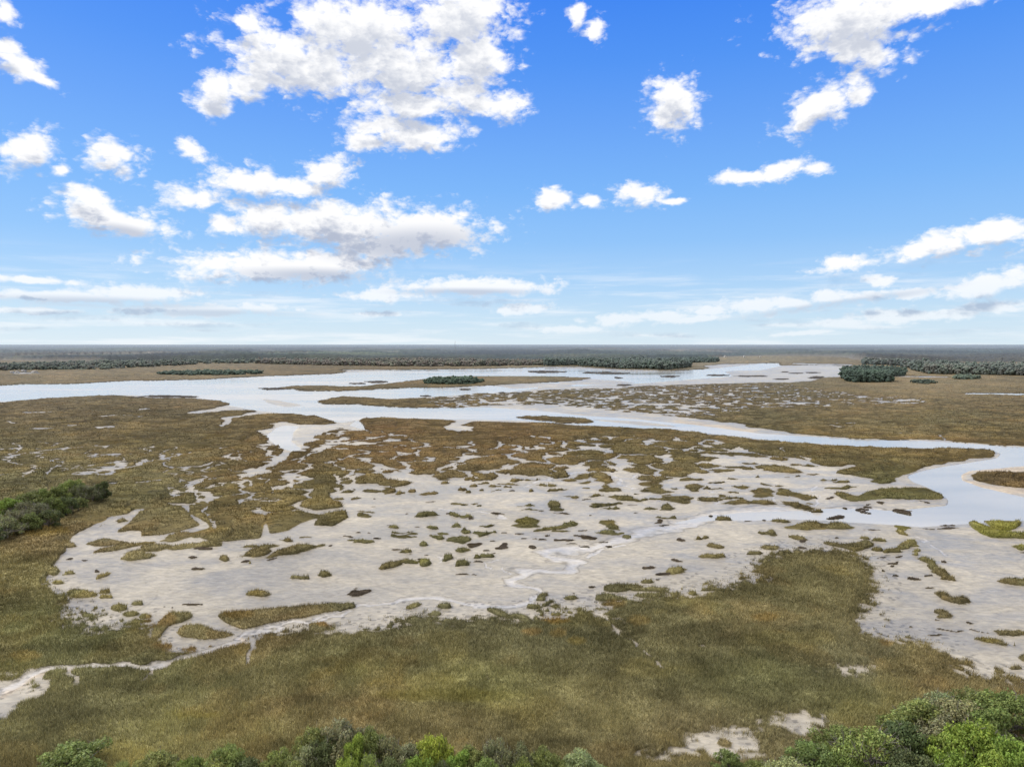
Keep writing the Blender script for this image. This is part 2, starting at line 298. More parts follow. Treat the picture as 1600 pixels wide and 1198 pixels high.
def ell(o, e, kind, grow=1.0):
    cx, cy, rx, ry, rot = e
    if rx < .05: return
    cx, cy, rx, ry = o[0]+cx*o[2], o[1]+cy*o[2], rx*o[2]*grow, ry*o[2]*grow
    rx = max(rx, 2.2); ry = max(ry, .9)
    d_ = H*FPX/(cy-538.3); hp = (.95 if kind == 1 else .3)*FPX/d_
    cy += hp*.45; ry = max(ry-hp*.42, ry*.42, .7)
    R = math.radians(rot); k = rx+9; kk = ry+abs(math.sin(R))*rx+5
    i0, i1 = np.searchsorted(PX, [cx-k, cx+k]); j0, j1 = np.searchsorted(PY, [cy-kk, cy+kk])
    gx = (GX[j0:j1, i0:i1]+(GXW-GX)[j0:j1, i0:i1]*.8)-cx; gy = -((GY[j0:j1, i0:i1]+(GYW-GY)[j0:j1, i0:i1]*.8)-cy)
    # tilt is seen on the picture; ground streaks stay streaks
    u = (gx*math.cos(R)+gy*math.sin(R))/rx; v = (-gx*math.sin(R)+gy*math.cos(R))/ry
    f = np.clip(1.0-(u*u+v*v)*0.5, 0, 1)            # .5 on the rim
    a = tus[j0:j1, i0:i1]; m = f > a
    a[m] = f[m]; tkind[j0:j1, i0:i1][m & (f > .3)] = kind
for o, L, kd in [(Z3, E3, 1), (Z3, D3, 2), (Z4, E4, 1), (Z4, D4, 2), (Z5, E5, 1), (Z5, D5, 2), (Z8, E8, 1), (P, DF, 2)]:
    for e in L: ell(o, e, kd, 1.12)

# ------------------------------------------------------------------ combine into one cover field
nz = fbm(X, Y, 7, 101)*.34+fbm(X, Y, 2.2, 141, 2)*.22
solidf = blur(solid, 2, 2)
solidf = np.minimum(solidf, np.where(archzone > .1, archS, 1.0))
archonly = np.where(solid > 0, 0, archF)
F = np.maximum(solidf, archonly)
F = F*(1-slotf)
# faint drains and creases through the big grass sheets, so their tops are not flat
c1, c2, _ = voronoi((X+wx*1.8+wx2)/1.9, (Y+wy*1.8+wy2), 34, 77)
crease = sstep(.01, .12, (c2-c1)+fbm(X, Y, 9, 5)*.06)
c1, c2, _ = voronoi((X+wx*1.2-wx2)/2.3, (Y+wy*1.2+wy2), 15, 78)
crease = np.minimum(crease, .35+.65*sstep(.0, .14, (c2-c1)+fbm(X, Y, 9, 6)*.08+np.clip(fbm(X, Y, 80, 8)*.6, 0, 1)))
crease = np.minimum(crease, sstep(.02, .30, f2-f1+fbm(X, Y, 7, 12)*.12))
leftz = sstep(600, 640, GY)*(1-sstep(830, 870, GY))
F = F + nz*.7*(F > .02)
softb = blur(soft, 18, 14)
softn = softb + (fbm(X, Y, 5, 201)*.5+fbm(X, Y, 1.4, 231, 2)*.75)*np.clip(1.0-np.abs(softb-.5)*1.9, 0, 1)
softn = softn*(1-cut*.98)
# thin sparse patches in the lower marsh
def spot(cx, cy, rx, ry): return np.clip(1-((GX-cx)/rx)**2-((GY-cy)/ry)**2, 0, 1)
sparse = np.zeros((NY, NX))
for s in [(1335,1047,75,16),(1060,925,60,12),(150,960,70,40),(1390,960,40,50),(590,975,60,12),(1100,1010,10,4),(760,1058,14,5),(1540,1050,80,14),(1180,905,40,10),(90,890,25,30),(1040,1180,60,15),(860,960,50,12),(230,800,60,9),(150,825,40,12),(610,860,1,1)]:
    sparse = np.maximum(sparse, spot(*s))
softn0 = softn.copy()
softn = softn - sparse*(.55+fbm(X, Y, 1.3, 301, 3)*2.2)*(softn > 0)
F = np.maximum(F, softn*.80)
tn = tus+nz*np.where(tkind == 2, 1.3, .75)*(tus > .05)
mt = (tn > F)
F = np.where(mt, tn, F)
tkind[~mt] = 0
F = F*(1-np.where(tus > .3, 0, cut)*1.0)
softp = np.clip((np.maximum(softn, softn0*(1-sparse*.35)-.12)-.16)/.55, 0, 1)**1.4*np.clip(.42+fbm(X, Y, 2.2, 333, 3)*2.0, 0, 1)*(1-cut)
F[:, 0] = 0; F[:, -1] = 0
M = F > .5
log('mask', M.mean())

# ------------------------------------------------------------------ connected pieces of cover
def components(M):
    ny, nx = M.shape
    par = [0]
    def find(a):
        while par[a] != a:
            par[a] = par[par[a]]; a = par[a]
        return a
    lab = np.zeros(M.shape, np.int32)
    prev = []
    for j in range(ny):
        r = M[j].astype(np.int8)
        d = np.diff(np.concatenate([[0], r, [0]]))
        st = np.nonzero(d == 1)[0]; en = np.nonzero(d == -1)[0]
        cur = []; k = 0
        for s, e in zip(st.tolist(), en.tolist()):
            l = 0
            while k < len(prev) and prev[k][1] < s: k += 1
            q = k
            while q < len(prev) and prev[q][0] <= e:
                f = find(prev[q][2])
                if l == 0: l = f
                elif f != l: par[max(f, l)] = min(f, l); l = min(f, l)
                q += 1
            if l == 0: l = len(par); par.append(l)
            lab[j, s:e] = l; cur.append((s, e, l))
        prev = cur
    root = np.array([find(a) for a in range(len(par))])
    u, inv = np.unique(root, return_inverse=True)
    return inv[lab].astype(np.int32), len(u)
LAB, NL = components(M)
DYR = np.gradient(PY)[:, None]*1.25*np.ones((1, NX))
inframe = (GX > 0) & (GX < 1600) & (GY < 1200)
area = np.bincount(LAB.ravel(), weights=(DYR*inframe).ravel(), minlength=NL)
areaT = np.bincount(LAB.ravel(), weights=DYR.ravel(), minlength=NL)
area[0] = 0
BIG = 9000.0
big_ids = [k for k in range(1, NL) if areaT[k] > BIG]
cand = [k for k in np.argsort(-area) if k not in big_ids and area[k] > 5]
things_ids = cand[:295]
log('components', NL, 'big', len(big_ids), 'things', len(things_ids))

# ------------------------------------------------------------------ colours of the vegetation (from the look of the place, as albedo)
CTRL = [(50,640,128,108,80),(200,660,118,100,72),(50,700,112,98,72),(250,690,112,96,68),(60,760,108,98,70),(220,760,105,95,65),(60,840,122,98,66),(150,830,112,95,68),(40,900,106,95,60),(60,980,98,92,56),(150,1010,95,90,60),(300,1050,98,92,60),(100,1100,100,92,64),
 (550,1050,98,92,56),(750,1070,108,102,58),(550,1120,114,98,64),(700,1140,112,96,62),(300,1150,108,100,62),(700,980,88,82,60),(850,1000,90,84,60),(950,1120,110,98,64),(1100,1000,98,88,60),(1250,920,100,90,60),(1200,1060,98,92,58),(1350,1040,100,92,70),
 (1450,1050,96,84,62),(1250,1170,104,92,66),(450,720,116,90,56),(600,690,128,96,62),(800,690,122,94,60),(350,800,106,90,56),(500,760,108,94,60),(1000,700,114,96,62),(1300,710,116,98,64),(1480,712,114,94,60),(1400,770,104,100,58),(1200,650,124,108,78),
 (1450,650,130,112,80),(900,620,120,106,78),(1100,615,122,106,82),(600,625,124,104,70),(1450,605,150,128,98),(300,575,142,122,96),(700,600,134,112,78),(1580,745,112,86,62),(1560,830,116,112,44),(100,590,142,122,96),(1150,562,152,138,120),(540,935,100,90,62),
 (430,960,104,88,62),(300,1010,104,90,60),(700,840,96,92,56),(1250,860,100,88,60),(900,830,98,92,58),(1500,940,92,80,58),(1200,780,98,86,58),(800,560,148,132,112),(1330,1100,98,92,56),(1050,1150,108,94,68)]
def marsh_col(gx, gy, x, y):
    num = np.zeros(gx.shape+(3,)); den = np.zeros(gx.shape)
    for c in CTRL:
        d2 = ((gx-c[0])/1.0)**2+((gy-c[1])*2.2)**2
        wgt = 1.0/(d2+1500.0)**1.6
        num += wgt[..., None]*lin(c[2:5]); den += wgt
    col = num/den[..., None]
    n1 = fbm(x, y, 45, 401)[..., None]; n2 = fbm(x, y, 9, 431)[..., None]; n3 = fbm(x, y, 120, 461)[..., None]
    rust = np.array([.10, .01, -.09]); oliv = np.array([-.05, .03, -.01])
    col = col*(1+(n1*.6+n3*.35)*(rust-oliv)*1.1)*(1+n1*.25+n2*.42+fbm(x, y, 2.5, 449, 2)[..., None]*.25+fbm(x*.3, y, 5.0, 457, 3)[..., None]*.30)
    ng = sstep(.16, .34, fbm(x, y, 14, 503))[..., None]
    col = col*(1-ng)+col*np.array([1.18, 1.12, .85])*ng
    nr = sstep(.16, .34, fbm(x, y, 11, 523))[..., None]
    col = col*(1-nr)+col*np.array([1.09, .98, .88])*nr
    lum = (col*np.array([.3, .6, .1])).sum(-1, keepdims=True)
    col = col*.57+lum*.46*np.array([1.0, .98, .80])
    return np.clip(col, .005, .6)
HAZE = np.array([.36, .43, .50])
def haze(col, d, L=6200.0):  # aerial haze painted into the base colour, thicker with distance from the origin
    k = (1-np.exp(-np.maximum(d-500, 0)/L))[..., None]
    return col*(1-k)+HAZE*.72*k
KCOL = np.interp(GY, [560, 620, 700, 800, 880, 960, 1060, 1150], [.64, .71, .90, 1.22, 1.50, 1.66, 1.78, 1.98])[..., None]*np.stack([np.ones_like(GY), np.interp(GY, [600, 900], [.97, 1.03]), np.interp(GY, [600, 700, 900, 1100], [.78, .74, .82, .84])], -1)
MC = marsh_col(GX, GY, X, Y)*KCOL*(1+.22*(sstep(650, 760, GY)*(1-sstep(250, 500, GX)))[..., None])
log('colour')
# hero tints: golden or green tufts
for (cx, cy, rx, ry, c) in [(402,926,18,10,(128,108,52)),(508,974,16,10,(140,100,48)),(1385,1006,14,9,(122,92,50)),(858,968,22,8,(138,106,58)),(870,972,24,8,(138,108,56)),(1554,828,55,16,(128,126,40)),(1594,850,10,8,(120,120,44)),
        (960,815,20,10,(120,100,52)),(820,815,22,8,(112,104,52)),(660,877,18,8,(116,112,50)),(1410,825,18,9,(116,112,48)),(250,970,30,16,(128,92,54)),(290,1012,60,10,(134,94,50)),(370,962,30,10,(130,104,56)),(40,1028,30,10,(126,100,52)),
        (960,945,22,8,(128,98,56)),(1090,892,22,8,(128,98,54)),(1135,888,30,8,(120,98,54)),(990,1030,.1,.1,(0,0,0)),(830,990,20,7,(134,100,54)),(872,994,16,7,(128,102,54)),(998,972,22,9,(124,98,52)),(900,1005,18,7,(126,108,56)),(60,833,60,10,(138,118,50)),
        (1196,968,25,8,(130,100,50)),(1550,1000,24,7,(122,108,50)),(300,1122,60,8,(124,112,52)),(700,1090,140,12,(116,108,56))]:
    if rx < 1: continue
    k = sstep(0, .7, np.clip(1-((GX-cx)/rx)**2-((GY-cy)/ry)**2+nz*.8, 0, 1))[..., None]*.3
    MC = MC*(1-k)+lin(c)*KCOL*(1+fbm(X, Y, 3, 7)[..., None]*.3)*k
DARK = lin((72, 64, 54))*1.0
k2 = (tkind == 2) & (tus > .3)
MC[k2] = DARK*(1+vnoise(X, Y, 1.5, 9)[k2][:, None]*.8)
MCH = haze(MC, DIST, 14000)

# ------------------------------------------------------------------ materials
def nodes_of(name):
    m = bpy.data.materials.new(name); m.use_nodes = True
    nt = m.node_tree; b = nt.nodes['Principled BSDF']
    return m, nt, b
def N(nt, t, **kw):
    n = nt.nodes.new(t)
    for k, v in kw.items():
        if hasattr(n, k): setattr(n, k, v)
        else: n.inputs[k].default_value = v
    return n

def mat_grass():
    m, nt, b = nodes_of('marsh grass')
    a = N(nt, 'ShaderNodeAttribute', attribute_name='Col')
    g = N(nt, 'ShaderNodeNewGeometry')
    n = N(nt, 'ShaderNodeTexNoise'); n.inputs['Scale'].default_value = 1.3; n.inputs['Detail'].default_value = 4; n.inputs['Roughness'].default_value = .7
    nt.links.new(g.outputs['Position'], n.inputs['Vector'])
    r = N(nt, 'ShaderNodeMapRange'); r.inputs[1].default_value = .3; r.inputs[2].default_value = .7; r.inputs[3].default_value = .62; r.inputs[4].default_value = 1.38
    nt.links.new(n.outputs['Fac'], r.inputs[0])
    mx = N(nt, 'ShaderNodeVectorMath', operation='SCALE')
    nt.links.new(a.outputs['Color'], mx.inputs[0]); nt.links.new(r.outputs[0], mx.inputs['Scale'])
    nt.links.new(mx.outputs[0], b.inputs['Base Color'])
    b.inputs['Roughness'].default_value = .9; b.inputs['Specular IOR Level'].default_value = .04
    return m
def mat_mud():
    m, nt, b = nodes_of('wet tidal mud')
    a = N(nt, 'ShaderNodeAttribute', attribute_name='Col'); wt = N(nt, 'ShaderNodeAttribute', attribute_name='wet')
    g = N(nt, 'ShaderNodeNewGeometry')
    mp = N(nt, 'ShaderNodeMapping'); mp.inputs['Scale'].default_value = (.55, 1.0, 1.0); mp.inputs['Rotation'].default_value = (0, 0, .25)
    nt.links.new(g.outputs['Position'], mp.inputs['Vector'])
    n = N(nt, 'ShaderNodeTexNoise'); n.inputs['Scale'].default_value = .75; n.inputs['Detail'].default_value = 6; n.inputs['Roughness'].default_value = .72; n.inputs['Distortion'].default_value = .6
    nt.links.new(mp.outputs[0], n.inputs['Vector'])
    n2 = N(nt, 'ShaderNodeTexNoise'); n2.inputs['Scale'].default_value = .06; n2.inputs['Detail'].default_value = 5; n2.inputs['Distortion'].default_value = 1.2
    nt.links.new(mp.outputs[0], n2.inputs['Vector'])
    r = N(nt, 'ShaderNodeMapRange'); r.inputs[1].default_value = .32; r.inputs[2].default_value = .68; r.inputs[3].default_value = .66; r.inputs[4].default_value = 1.22
    nt.links.new(n.outputs['Fac'], r.inputs[0])
    r2 = N(nt, 'ShaderNodeMapRange'); r2.inputs[1].default_value = .35; r2.inputs[2].default_value = .65; r2.inputs[3].default_value = .84; r2.inputs[4].default_value = 1.10
    nt.links.new(n2.outputs['Fac'], r2.inputs[0])
    mu = N(nt, 'ShaderNodeMath', operation='MULTIPLY'); nt.links.new(r.outputs[0], mu.inputs[0]); nt.links.new(r2.outputs[0], mu.inputs[1])
    mx = N(nt, 'ShaderNodeVectorMath', operation='SCALE')
    nt.links.new(a.outputs['Color'], mx.inputs[0]); nt.links.new(mu.outputs[0], mx.inputs['Scale'])
    nt.links.new(mx.outputs[0], b.inputs['Base Color'])
    rr = N(nt, 'ShaderNodeMapRange'); rr.inputs[1].default_value = .47; rr.inputs[2].default_value = .68; rr.inputs[3].default_value = .30; rr.inputs[4].default_value = .62
    ad = N(nt, 'ShaderNodeMath', operation='MULTIPLY_ADD'); nt.links.new(n2.outputs['Fac'], ad.inputs[0]); ad.inputs[1].default_value = .9; hf = N(nt, 'ShaderNodeMath', operation='MULTIPLY'); nt.links.new(n.outputs['Fac'], hf.inputs[0]); hf.inputs[1].default_value = .25; nt.links.new(hf.outputs[0], ad.inputs[2])
    nt.links.new(ad.outputs[0], rr.inputs[0])
    mm = N(nt, 'ShaderNodeMix'); mm.data_type = 'FLOAT'
    nt.links.new(wt.outputs['Fac'], mm.inputs[0]); mm.inputs[2].default_value = .9
    nt.links.new(rr.outputs[0], mm.inputs[3])
    nt.links.new(mm.outputs[0], b.inputs['Roughness'])
    sl = N(nt, 'ShaderNodeMath', operation='MULTIPLY'); sl.inputs[1].default_value = .33; nt.links.new(wt.outputs['Fac'], sl.inputs[0]); nt.links.new(sl.outputs[0], b.inputs['Specular IOR Level'])
    bp = N(nt, 'ShaderNodeBump'); bp.inputs['Strength'].default_value = .35; bp.inputs['Distance'].default_value = .25
    nt.links.new(n.outputs['Fac'], bp.inputs['Height']); nt.links.new(bp.outputs[0], b.inputs['Normal'])
    return m
def mat_water():
    m, nt, b = nodes_of('silty river water')
    g = N(nt, 'ShaderNodeNewGeometry')
    n = N(nt, 'ShaderNodeTexNoise'); n.inputs['Scale'].default_value = .9; n.inputs['Detail'].default_value = 5
    n2 = N(nt, 'ShaderNodeTexNoise'); n2.inputs['Scale'].default_value = .012; n2.inputs['Detail'].default_value = 5; n2.inputs['Distortion'].default_value = .8
    mp = N(nt, 'ShaderNodeMapping'); mp.inputs['Scale'].default_value = (.35, 1.0, 1.0)
    nt.links.new(g.outputs['Position'], n.inputs['Vector']); nt.links.new(g.outputs['Position'], mp.inputs['Vector']); nt.links.new(mp.outputs[0], n2.inputs['Vector'])
    cr = N(nt, 'ShaderNodeValToRGB'); e = cr.color_ramp.elements
    e[0].position = .35; e[0].color = (.36, .35, .315, 1); e[1].position = .65; e[1].color = (.53, .50, .44, 1)
    nt.links.new(n2.outputs['Fac'], cr.inputs[0]); nt.links.new(cr.outputs[0], b.inputs['Base Color'])
    rr = N(nt, 'ShaderNodeMapRange'); rr.inputs[1].default_value = .35; rr.inputs[2].default_value = .65; rr.inputs[3].default_value = .08; rr.inputs[4].default_value = .26
    nt.links.new(n2.outputs['Fac'], rr.inputs[0]); nt.links.new(rr.outputs[0], b.inputs['Roughness'])
    b.inputs['IOR'].default_value = 1.33; b.inputs['Specular Tint'].default_value = (1.0, .95, .89, 1)
    bp = N(nt, 'ShaderNodeBump'); bp.inputs['Strength'].default_value = .25; bp.inputs['Distance'].default_value = .1
    nt.links.new(n.outputs['Fac'], bp.inputs['Height']); nt.links.new(bp.outputs[0], b.inputs['Normal'])
    return m
def mat_leaf():
    m, nt, b = nodes_of('foliage')
    a = N(nt, 'ShaderNodeAttribute', attribute_name='Col'); o = N(nt, 'ShaderNodeObjectInfo')
    mx = N(nt, 'ShaderNodeVectorMath', operation='MULTIPLY')
    nt.links.new(a.outputs['Color'], mx.inputs[0]); nt.links.new(o.outputs['Color'], mx.inputs[1])
    nt.links.new(mx.outputs[0], b.inputs['Base Color'])
    b.inputs['Roughness'].default_value = .6; b.inputs['Specular IOR Level'].default_value = .25
    t = N(nt, 'ShaderNodeBsdfTranslucent'); nt.links.new(mx.outputs[0], t.inputs['Color'])
    ms = N(nt, 'ShaderNodeMixShader'); ms.inputs[0].default_value = .3
    out = nt.nodes['Material Output']
    nt.links.new(b.outputs[0], ms.inputs[1]); nt.links.new(t.outputs[0], ms.inputs[2]); nt.links.new(ms.outputs[0], out.inputs[0])
    return m
def mat_attr(name, rough=.9):
    m, nt, b = nodes_of(name)
    a = N(nt, 'ShaderNodeAttribute', attribute_name='Col')
    g = N(nt, 'ShaderNodeNewGeometry')
    n = N(nt, 'ShaderNodeTexNoise'); n.inputs['Scale'].default_value = .22; n.inputs['Detail'].default_value = 5; n.inputs['Roughness'].default_value = .75
    nt.links.new(g.outputs['Position'], n.inputs['Vector'])
    r = N(nt, 'ShaderNodeMapRange'); r.inputs[1].default_value = .3; r.inputs[2].default_value = .7; r.inputs[3].default_value = .7; r.inputs[4].default_value = 1.3
    nt.links.new(n.outputs['Fac'], r.inputs[0])
    mx = N(nt, 'ShaderNodeVectorMath', operation='SCALE')
    nt.links.new(a.outputs['Color'], mx.inputs[0]); nt.links.new(r.outputs[0], mx.inputs['Scale']); nt.links.new(mx.outputs[0], b.inputs['Base Color'])
    b.inputs['Roughness'].default_value = rough; b.inputs['Specular IOR Level'].default_value = .1
    return m
def mat_flat(name, c, rough=.7, scale=3.0, amt=.2):
    m, nt, b = nodes_of(name)
    n = N(nt, 'ShaderNodeTexNoise'); n.inputs['Scale'].default_value = scale; n.inputs['Detail'].default_value = 4
    tc = N(nt, 'ShaderNodeTexCoord'); nt.links.new(tc.outputs['Object'], n.inputs['Vector'])
    cr = N(nt, 'ShaderNodeValToRGB'); e = cr.color_ramp.elements
    e[0].position = .3; e[0].color = tuple(v*(1-amt) for v in c)+(1,); e[1].position = .7; e[1].color = tuple(min(1, v*(1+amt)) for v in c)+(1,)
    nt.links.new(n.outputs['Fac'], cr.inputs[0]); nt.links.new(cr.outputs[0], b.inputs['Base Color'])
    b.inputs['Roughness'].default_value = rough
    return m
M_GRASS = mat_grass(); M_MUD = mat_mud(); M_WATER = mat_water(); M_LEAF = mat_leaf(); M_WOOD = mat_attr('distant foliage')
M_BARK = mat_flat('weathered bark', (.20, .18, .16), .9)

# ------------------------------------------------------------------ mesh helpers
def make_mesh(name, co, quads=None, tris=None, col=None, extra=None, mat=None, smooth=False):
    me = bpy.data.meshes.new(name)
    nq = 0 if quads is None else len(quads); nt_ = 0 if tris is None else len(tris)
    me.vertices.add(len(co)); me.vertices.foreach_set('co', np.ascontiguousarray(co, dtype=np.float32).ravel())
    li = []; 
    if nq: li.append(np.asarray(quads, np.int32).ravel())
    if nt_: li.append(np.asarray(tris, np.int32).ravel())
    li = np.concatenate(li)
    me.loops.add(len(li)); me.loops.foreach_set('vertex_index', li)
    me.polygons.add(nq+nt_)
    ls = np.concatenate([np.arange(nq)*4, nq*4+np.arange(nt_)*3]).astype(np.int32)
    me.polygons.foreach_set('loop_start', ls)
    if smooth is not False:
        s = np.ones(nq+nt_, bool) if smooth is True else smooth
        me.polygons.foreach_set('use_smooth', s)
    me.update(calc_edges=True)
    if col is not None:
        at = me.color_attributes.new('Col', 'FLOAT_COLOR', 'POINT')
        c4 = np.ones((len(co), 4), np.float32); c4[:, :3] = col
        at.data.foreach_set('color', c4.ravel())
    for k, v in (extra or {}).items():
        at = me.attributes.new(k, 'FLOAT', 'POINT'); at.data.foreach_set('value', v.astype(np.float32))
    if mat: me.materials.append(mat)
    return me
def link(name, me, parent=None, label=None, cat=None, group=None, kind=None, loc=None):
    o = bpy.data.objects.new(name, me); C.objects.link(o)
    if parent: o.parent = parent
    if loc is not None: o.location = loc
    for k, v in (('label', label), ('category', cat), ('group', group), ('kind', kind)):
        if v: o[k] = v
    return o
def grid_faces(sel):
    """quads of the survey grid whose four corners are selected; returns quads (into the flat grid) """
    q = sel[:-1, :-1] & sel[1:, :-1] & sel[1:, 1:] & sel[:-1, 1:]
    j, i = np.nonzero(q)
    nx = sel.shape[1]
    a = j*nx+i
    return np.stack([a+nx, a+nx+1, a+1, a], 1)

# ------------------------------------------------------------------ water areas and the ground sheet
wat = np.zeros((NY, NX))
water_polys = [
 [(-320,645),(-320,612),(0,602),(200,594),(400,588),(540,582),(640,577.5),(850,574),(1000,580),(1110,576.5),(1190,568),(1228,568),(1215,573),(1180,580),(1140,588),(1060,594),(990,600),(940,602),(860,604),(800,612),(700,618),(620,623),(520,620),(490,628),(560,632),
  (640,637),(760,636),(860,643),(900,648),(1000,655),(1100,665),(1180,676),(1240,680),(1350,686),(1420,687),(1480,690),(1560,696),(1620,699),(1920,712),(1920,722),(1620,725),(1560,731),(1515,735),(1500,741),(1503,750),(1530,760),(1600,776),(1920,800),(1920,830),(1600,812),(1500,818),(1440,822),
  (1380,818),(1300,813),(1240,811),(1180,812),(1120,812),(1070,816),(1020,822),(1100,806),(1160,800),(1240,798),(1300,793),(1400,797),(1480,789),(1484,781),(1460,765),(1425,752),(1418,744),(1430,738),(1470,729),(1510,723),(1556,716),(1566,708),(1540,702),(1340,697),(1200,687),(1060,671),(900,663),(800,656),(700,655),(600,651),
  (562,655),(533,660),(500,652),(450,646),(400,641),(357,633),(340,626),(300,620),(200,617),(100,620),(0,628)],
 [(440,664),(430,670),(412,682),(425,690),(440,700),(452,703),(462,708),(470,700),(455,690),(458,675),(468,665)],
 [(1508,613),(1600,613),(1700,616),(1700,620),(1600,618),(1520,617)],
 [(560,656),(545,664),(575,672),(590,668)],
]
for p in water_polys: wat = np.maximum(wat, fill(p))
for bar in [[(405,622),(440,626),(475,633),(450,636),(420,630)], [(860,590),(900,590),(960,594),(1000,598),(940,601),(880,600)], [(1130,580),(1180,578),(1210,580),(1150,590)], [(480,588),(600,586),(560,588)],
            [(760,600),(860,598),(900,602),(800,607)], [(900,653),(1000,658),(1080,668),(1000,664)], [(1180,690),(1260,692),(1250,695)]]:
    wat = wat*(1-fill(bar))
wat = blur(wat, 3, 2)+fbm(X, Y, 14, 601)*.2
WAT = sstep(.35, .65, wat)*(F < .45)
grooves = np.zeros((NY, NX))
g1 = tr(Z4, [(-90,1075),(0,1052),(150,1025),(400,1005),(500,1000),(620,1015),(850,1012),(920,995),(925,972),(890,945),(830,928),(765,915),(745,898),(780,884),(850,876),(1000,866),(1085,862),(1100,850),(1102,828),(1060,815),(960,806),(935,795),(945,782),(1010,772),(1110,762),(1250,715),(1400,672),(1600,645)])
grooves = np.maximum(grooves, stroke(g1, 9, 18))
for pts, w0, w1 in [(tr(Z4, [(1100,828),(1110,795),(1200,760),(1300,735)]), 5, 7), (tr(Z4, [(745,895),(780,865),(765,850)]), 4, 3), (tr(Z4, [(830,480),(870,455),(960,430),(1100,412),(1200,380)]), 4, 6),
        (tr(Z4, [(1420,400),(1300,460),(1400,480)]), 4, 4), (tr(Z4, [(450,580),(600,592),(700,600),(760,630)]), 3, 3), (tr(Z5, [(640,560),(630,500),(680,470)]), 4, 4), (tr(Z5, [(150,555),(190,535),(120,480)]), 4, 3),
        (tr(Z5, [(1090,690),(1180,740),(1270,790)]), 4, 3), (tr(Z5, [(-10,640),(200,600),(450,585),(700,592),(900,590)]), 22, 26), (tr(Z5, [(420,550),(430,480),(410,470)]), 5, 3),
        (tr(Z4, [(680,870),(700,840),(740,825)]), 3, 3), (tr(Z4, [(480,830),(470,800),(430,790)]), 3, 3), (tr(Z4, [(1000,395),(960,420),(1000,340)]), 5, 4), (tr(Z4, [(1290,380),(1240,400),(1290,460)]), 5, 3)]:
    grooves = np.maximum(grooves, stroke(pts, w0, w1))
grooves = np.maximum(grooves, stroke(creek, 12, 8))
gv = sstep(.1, .8, grooves)
rim = sstep(.0, .12, grooves)*(1-sstep(.12, .35, grooves))

mud = lin((203, 194, 175))*.63
mudw = lin((220, 216, 210))*.70
mudt = lin((222, 205, 182))*.66
n1 = fbm(X, Y, 30, 651)[..., None]; n2 = fbm(X, Y, 3.2, 681)[..., None]
farmix = (1-sstep(640, 800, GY))[..., None]
mc = mud*(1-farmix)+lin((214, 206, 188))*.65*farmix
mc = mc*(1+n1*.16+n2*.12+fbm(X, Y*.6, 90, 691)[..., None]*.14)
rl = np.exp(-(fbm(X+wx, Y*.8+wy, 60, 733, 3)/.012)**2)+.6*np.exp(-(fbm(X+wy, Y+wx, 28, 743, 2)/.012)**2)
rl = np.clip(rl, 0, 1)*sstep(700, 800, GY)*sstep(-.1, .15, fbm(X, Y, 70, 753))
mc = mc*(1-.17*rl[..., None])
mc = mc*(1-gv[..., None]*.85)+mudw*gv[..., None]*.85
mc = mc*(1-rim[..., None]*.34)
beach = sharp(stroke(tr(Z5, [(1950,388),(1600,392),(1450,398),(1340,402),(1312,430),(1350,455),(1450,475),(1600,492),(1950,520)]), 14, 14), 1.6)[..., None]
beach = np.maximum(beach, sharp(stroke([(1060,660),(1130,668),(1180,674)], 14), 1.5)[..., None]*.8)
beach = np.maximum(beach, sharp(stroke([(1180,690),(1260,694),(1330,699)], 5), 1.5)[..., None]*.7)
beach = np.maximum(beach, sharp(stroke([(0,1085),(50,1055),(110,1040),(220,1044),(300,1030),(380,1003)], 12), 1.3)[..., None]*.7)
mc = mc*(1-beach*.8)+mudt*beach*.8
# scum and roots round the grass: darker mud near cover
near = np.clip(blur(M, 3, 2)[..., None]*.75+blur(M, 9, 7)[..., None]*.45, 0, 1)
mc = mc*(1-near*.5)+lin((120, 108, 92))*.6*near*.5
spk = (_hash(np.floor(X/.8), np.floor(Y/.8), 5) > .86) & (softb > .02) & (GY > 780)
mc[spk] *= .6
soil = lin((74, 66, 48))*.8
F3 = sstep(.42, .55, F)[..., None]
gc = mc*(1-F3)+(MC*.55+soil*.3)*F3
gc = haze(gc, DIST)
wetv = (1-F3[..., 0])*(1-beach[..., 0]*.5)
gz = -.55*WAT - .12*gv*(1-WAT) + rim*.04 + fbm(X, Y, 10, 701)*.10 + fbm(X, Y, 2.0, 711, 2)*.05 + .12*sstep(.2, .6, F)
gz[GY < 560] -= 0
# ground sheet: survey grid + a coarse skirt to the horizon and under the drone
far_py = np.array([538.5, 539.0, 539.5, 540, 541, 542])
FX, FY = np.meshgrid(PX, far_py); fx, fy = ground(FX, FY)
NYN = 8
nfx = np.tile(PX[None, :], (NYN, 1)); near_y = np.linspace(-60, Y[-1, 0]-6, NYN)[:, None]
nx_ = (X[-1, :][None, :])*np.linspace(1.6, 1.0, NYN)[:, None]
co = np.concatenate([np.stack([fx, fy, np.zeros_like(fx)], -1).reshape(-1, 3), np.stack([X, Y, gz], -1).reshape(-1, 3), np.stack([nx_[::-1], np.tile(near_y[::-1], (1, NX)), np.zeros_like(nx_)], -1).reshape(-1, 3)])
fcol = haze(np.tile(lin((110, 112, 84))*.6, fx.shape+(1,)), np.hypot(fx, fy))
ncol = np.tile(lin((92, 90, 58))*.8, (NYN*NX, 1))
ccol = np.concatenate([fcol.reshape(-1, 3), gc.reshape(-1, 3), ncol])
wv = np.concatenate([np.zeros(fx.size), wetv.ravel(), np.zeros(NYN*NX)])
rows = len(far_py)+NY+NYN
allsel = np.ones((rows, NX), bool)
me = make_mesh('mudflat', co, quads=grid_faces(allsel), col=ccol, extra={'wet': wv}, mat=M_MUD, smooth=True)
link('mudflat_ground', me, kind='structure', label='pale grey wet tidal mud reaching out to the horizon')
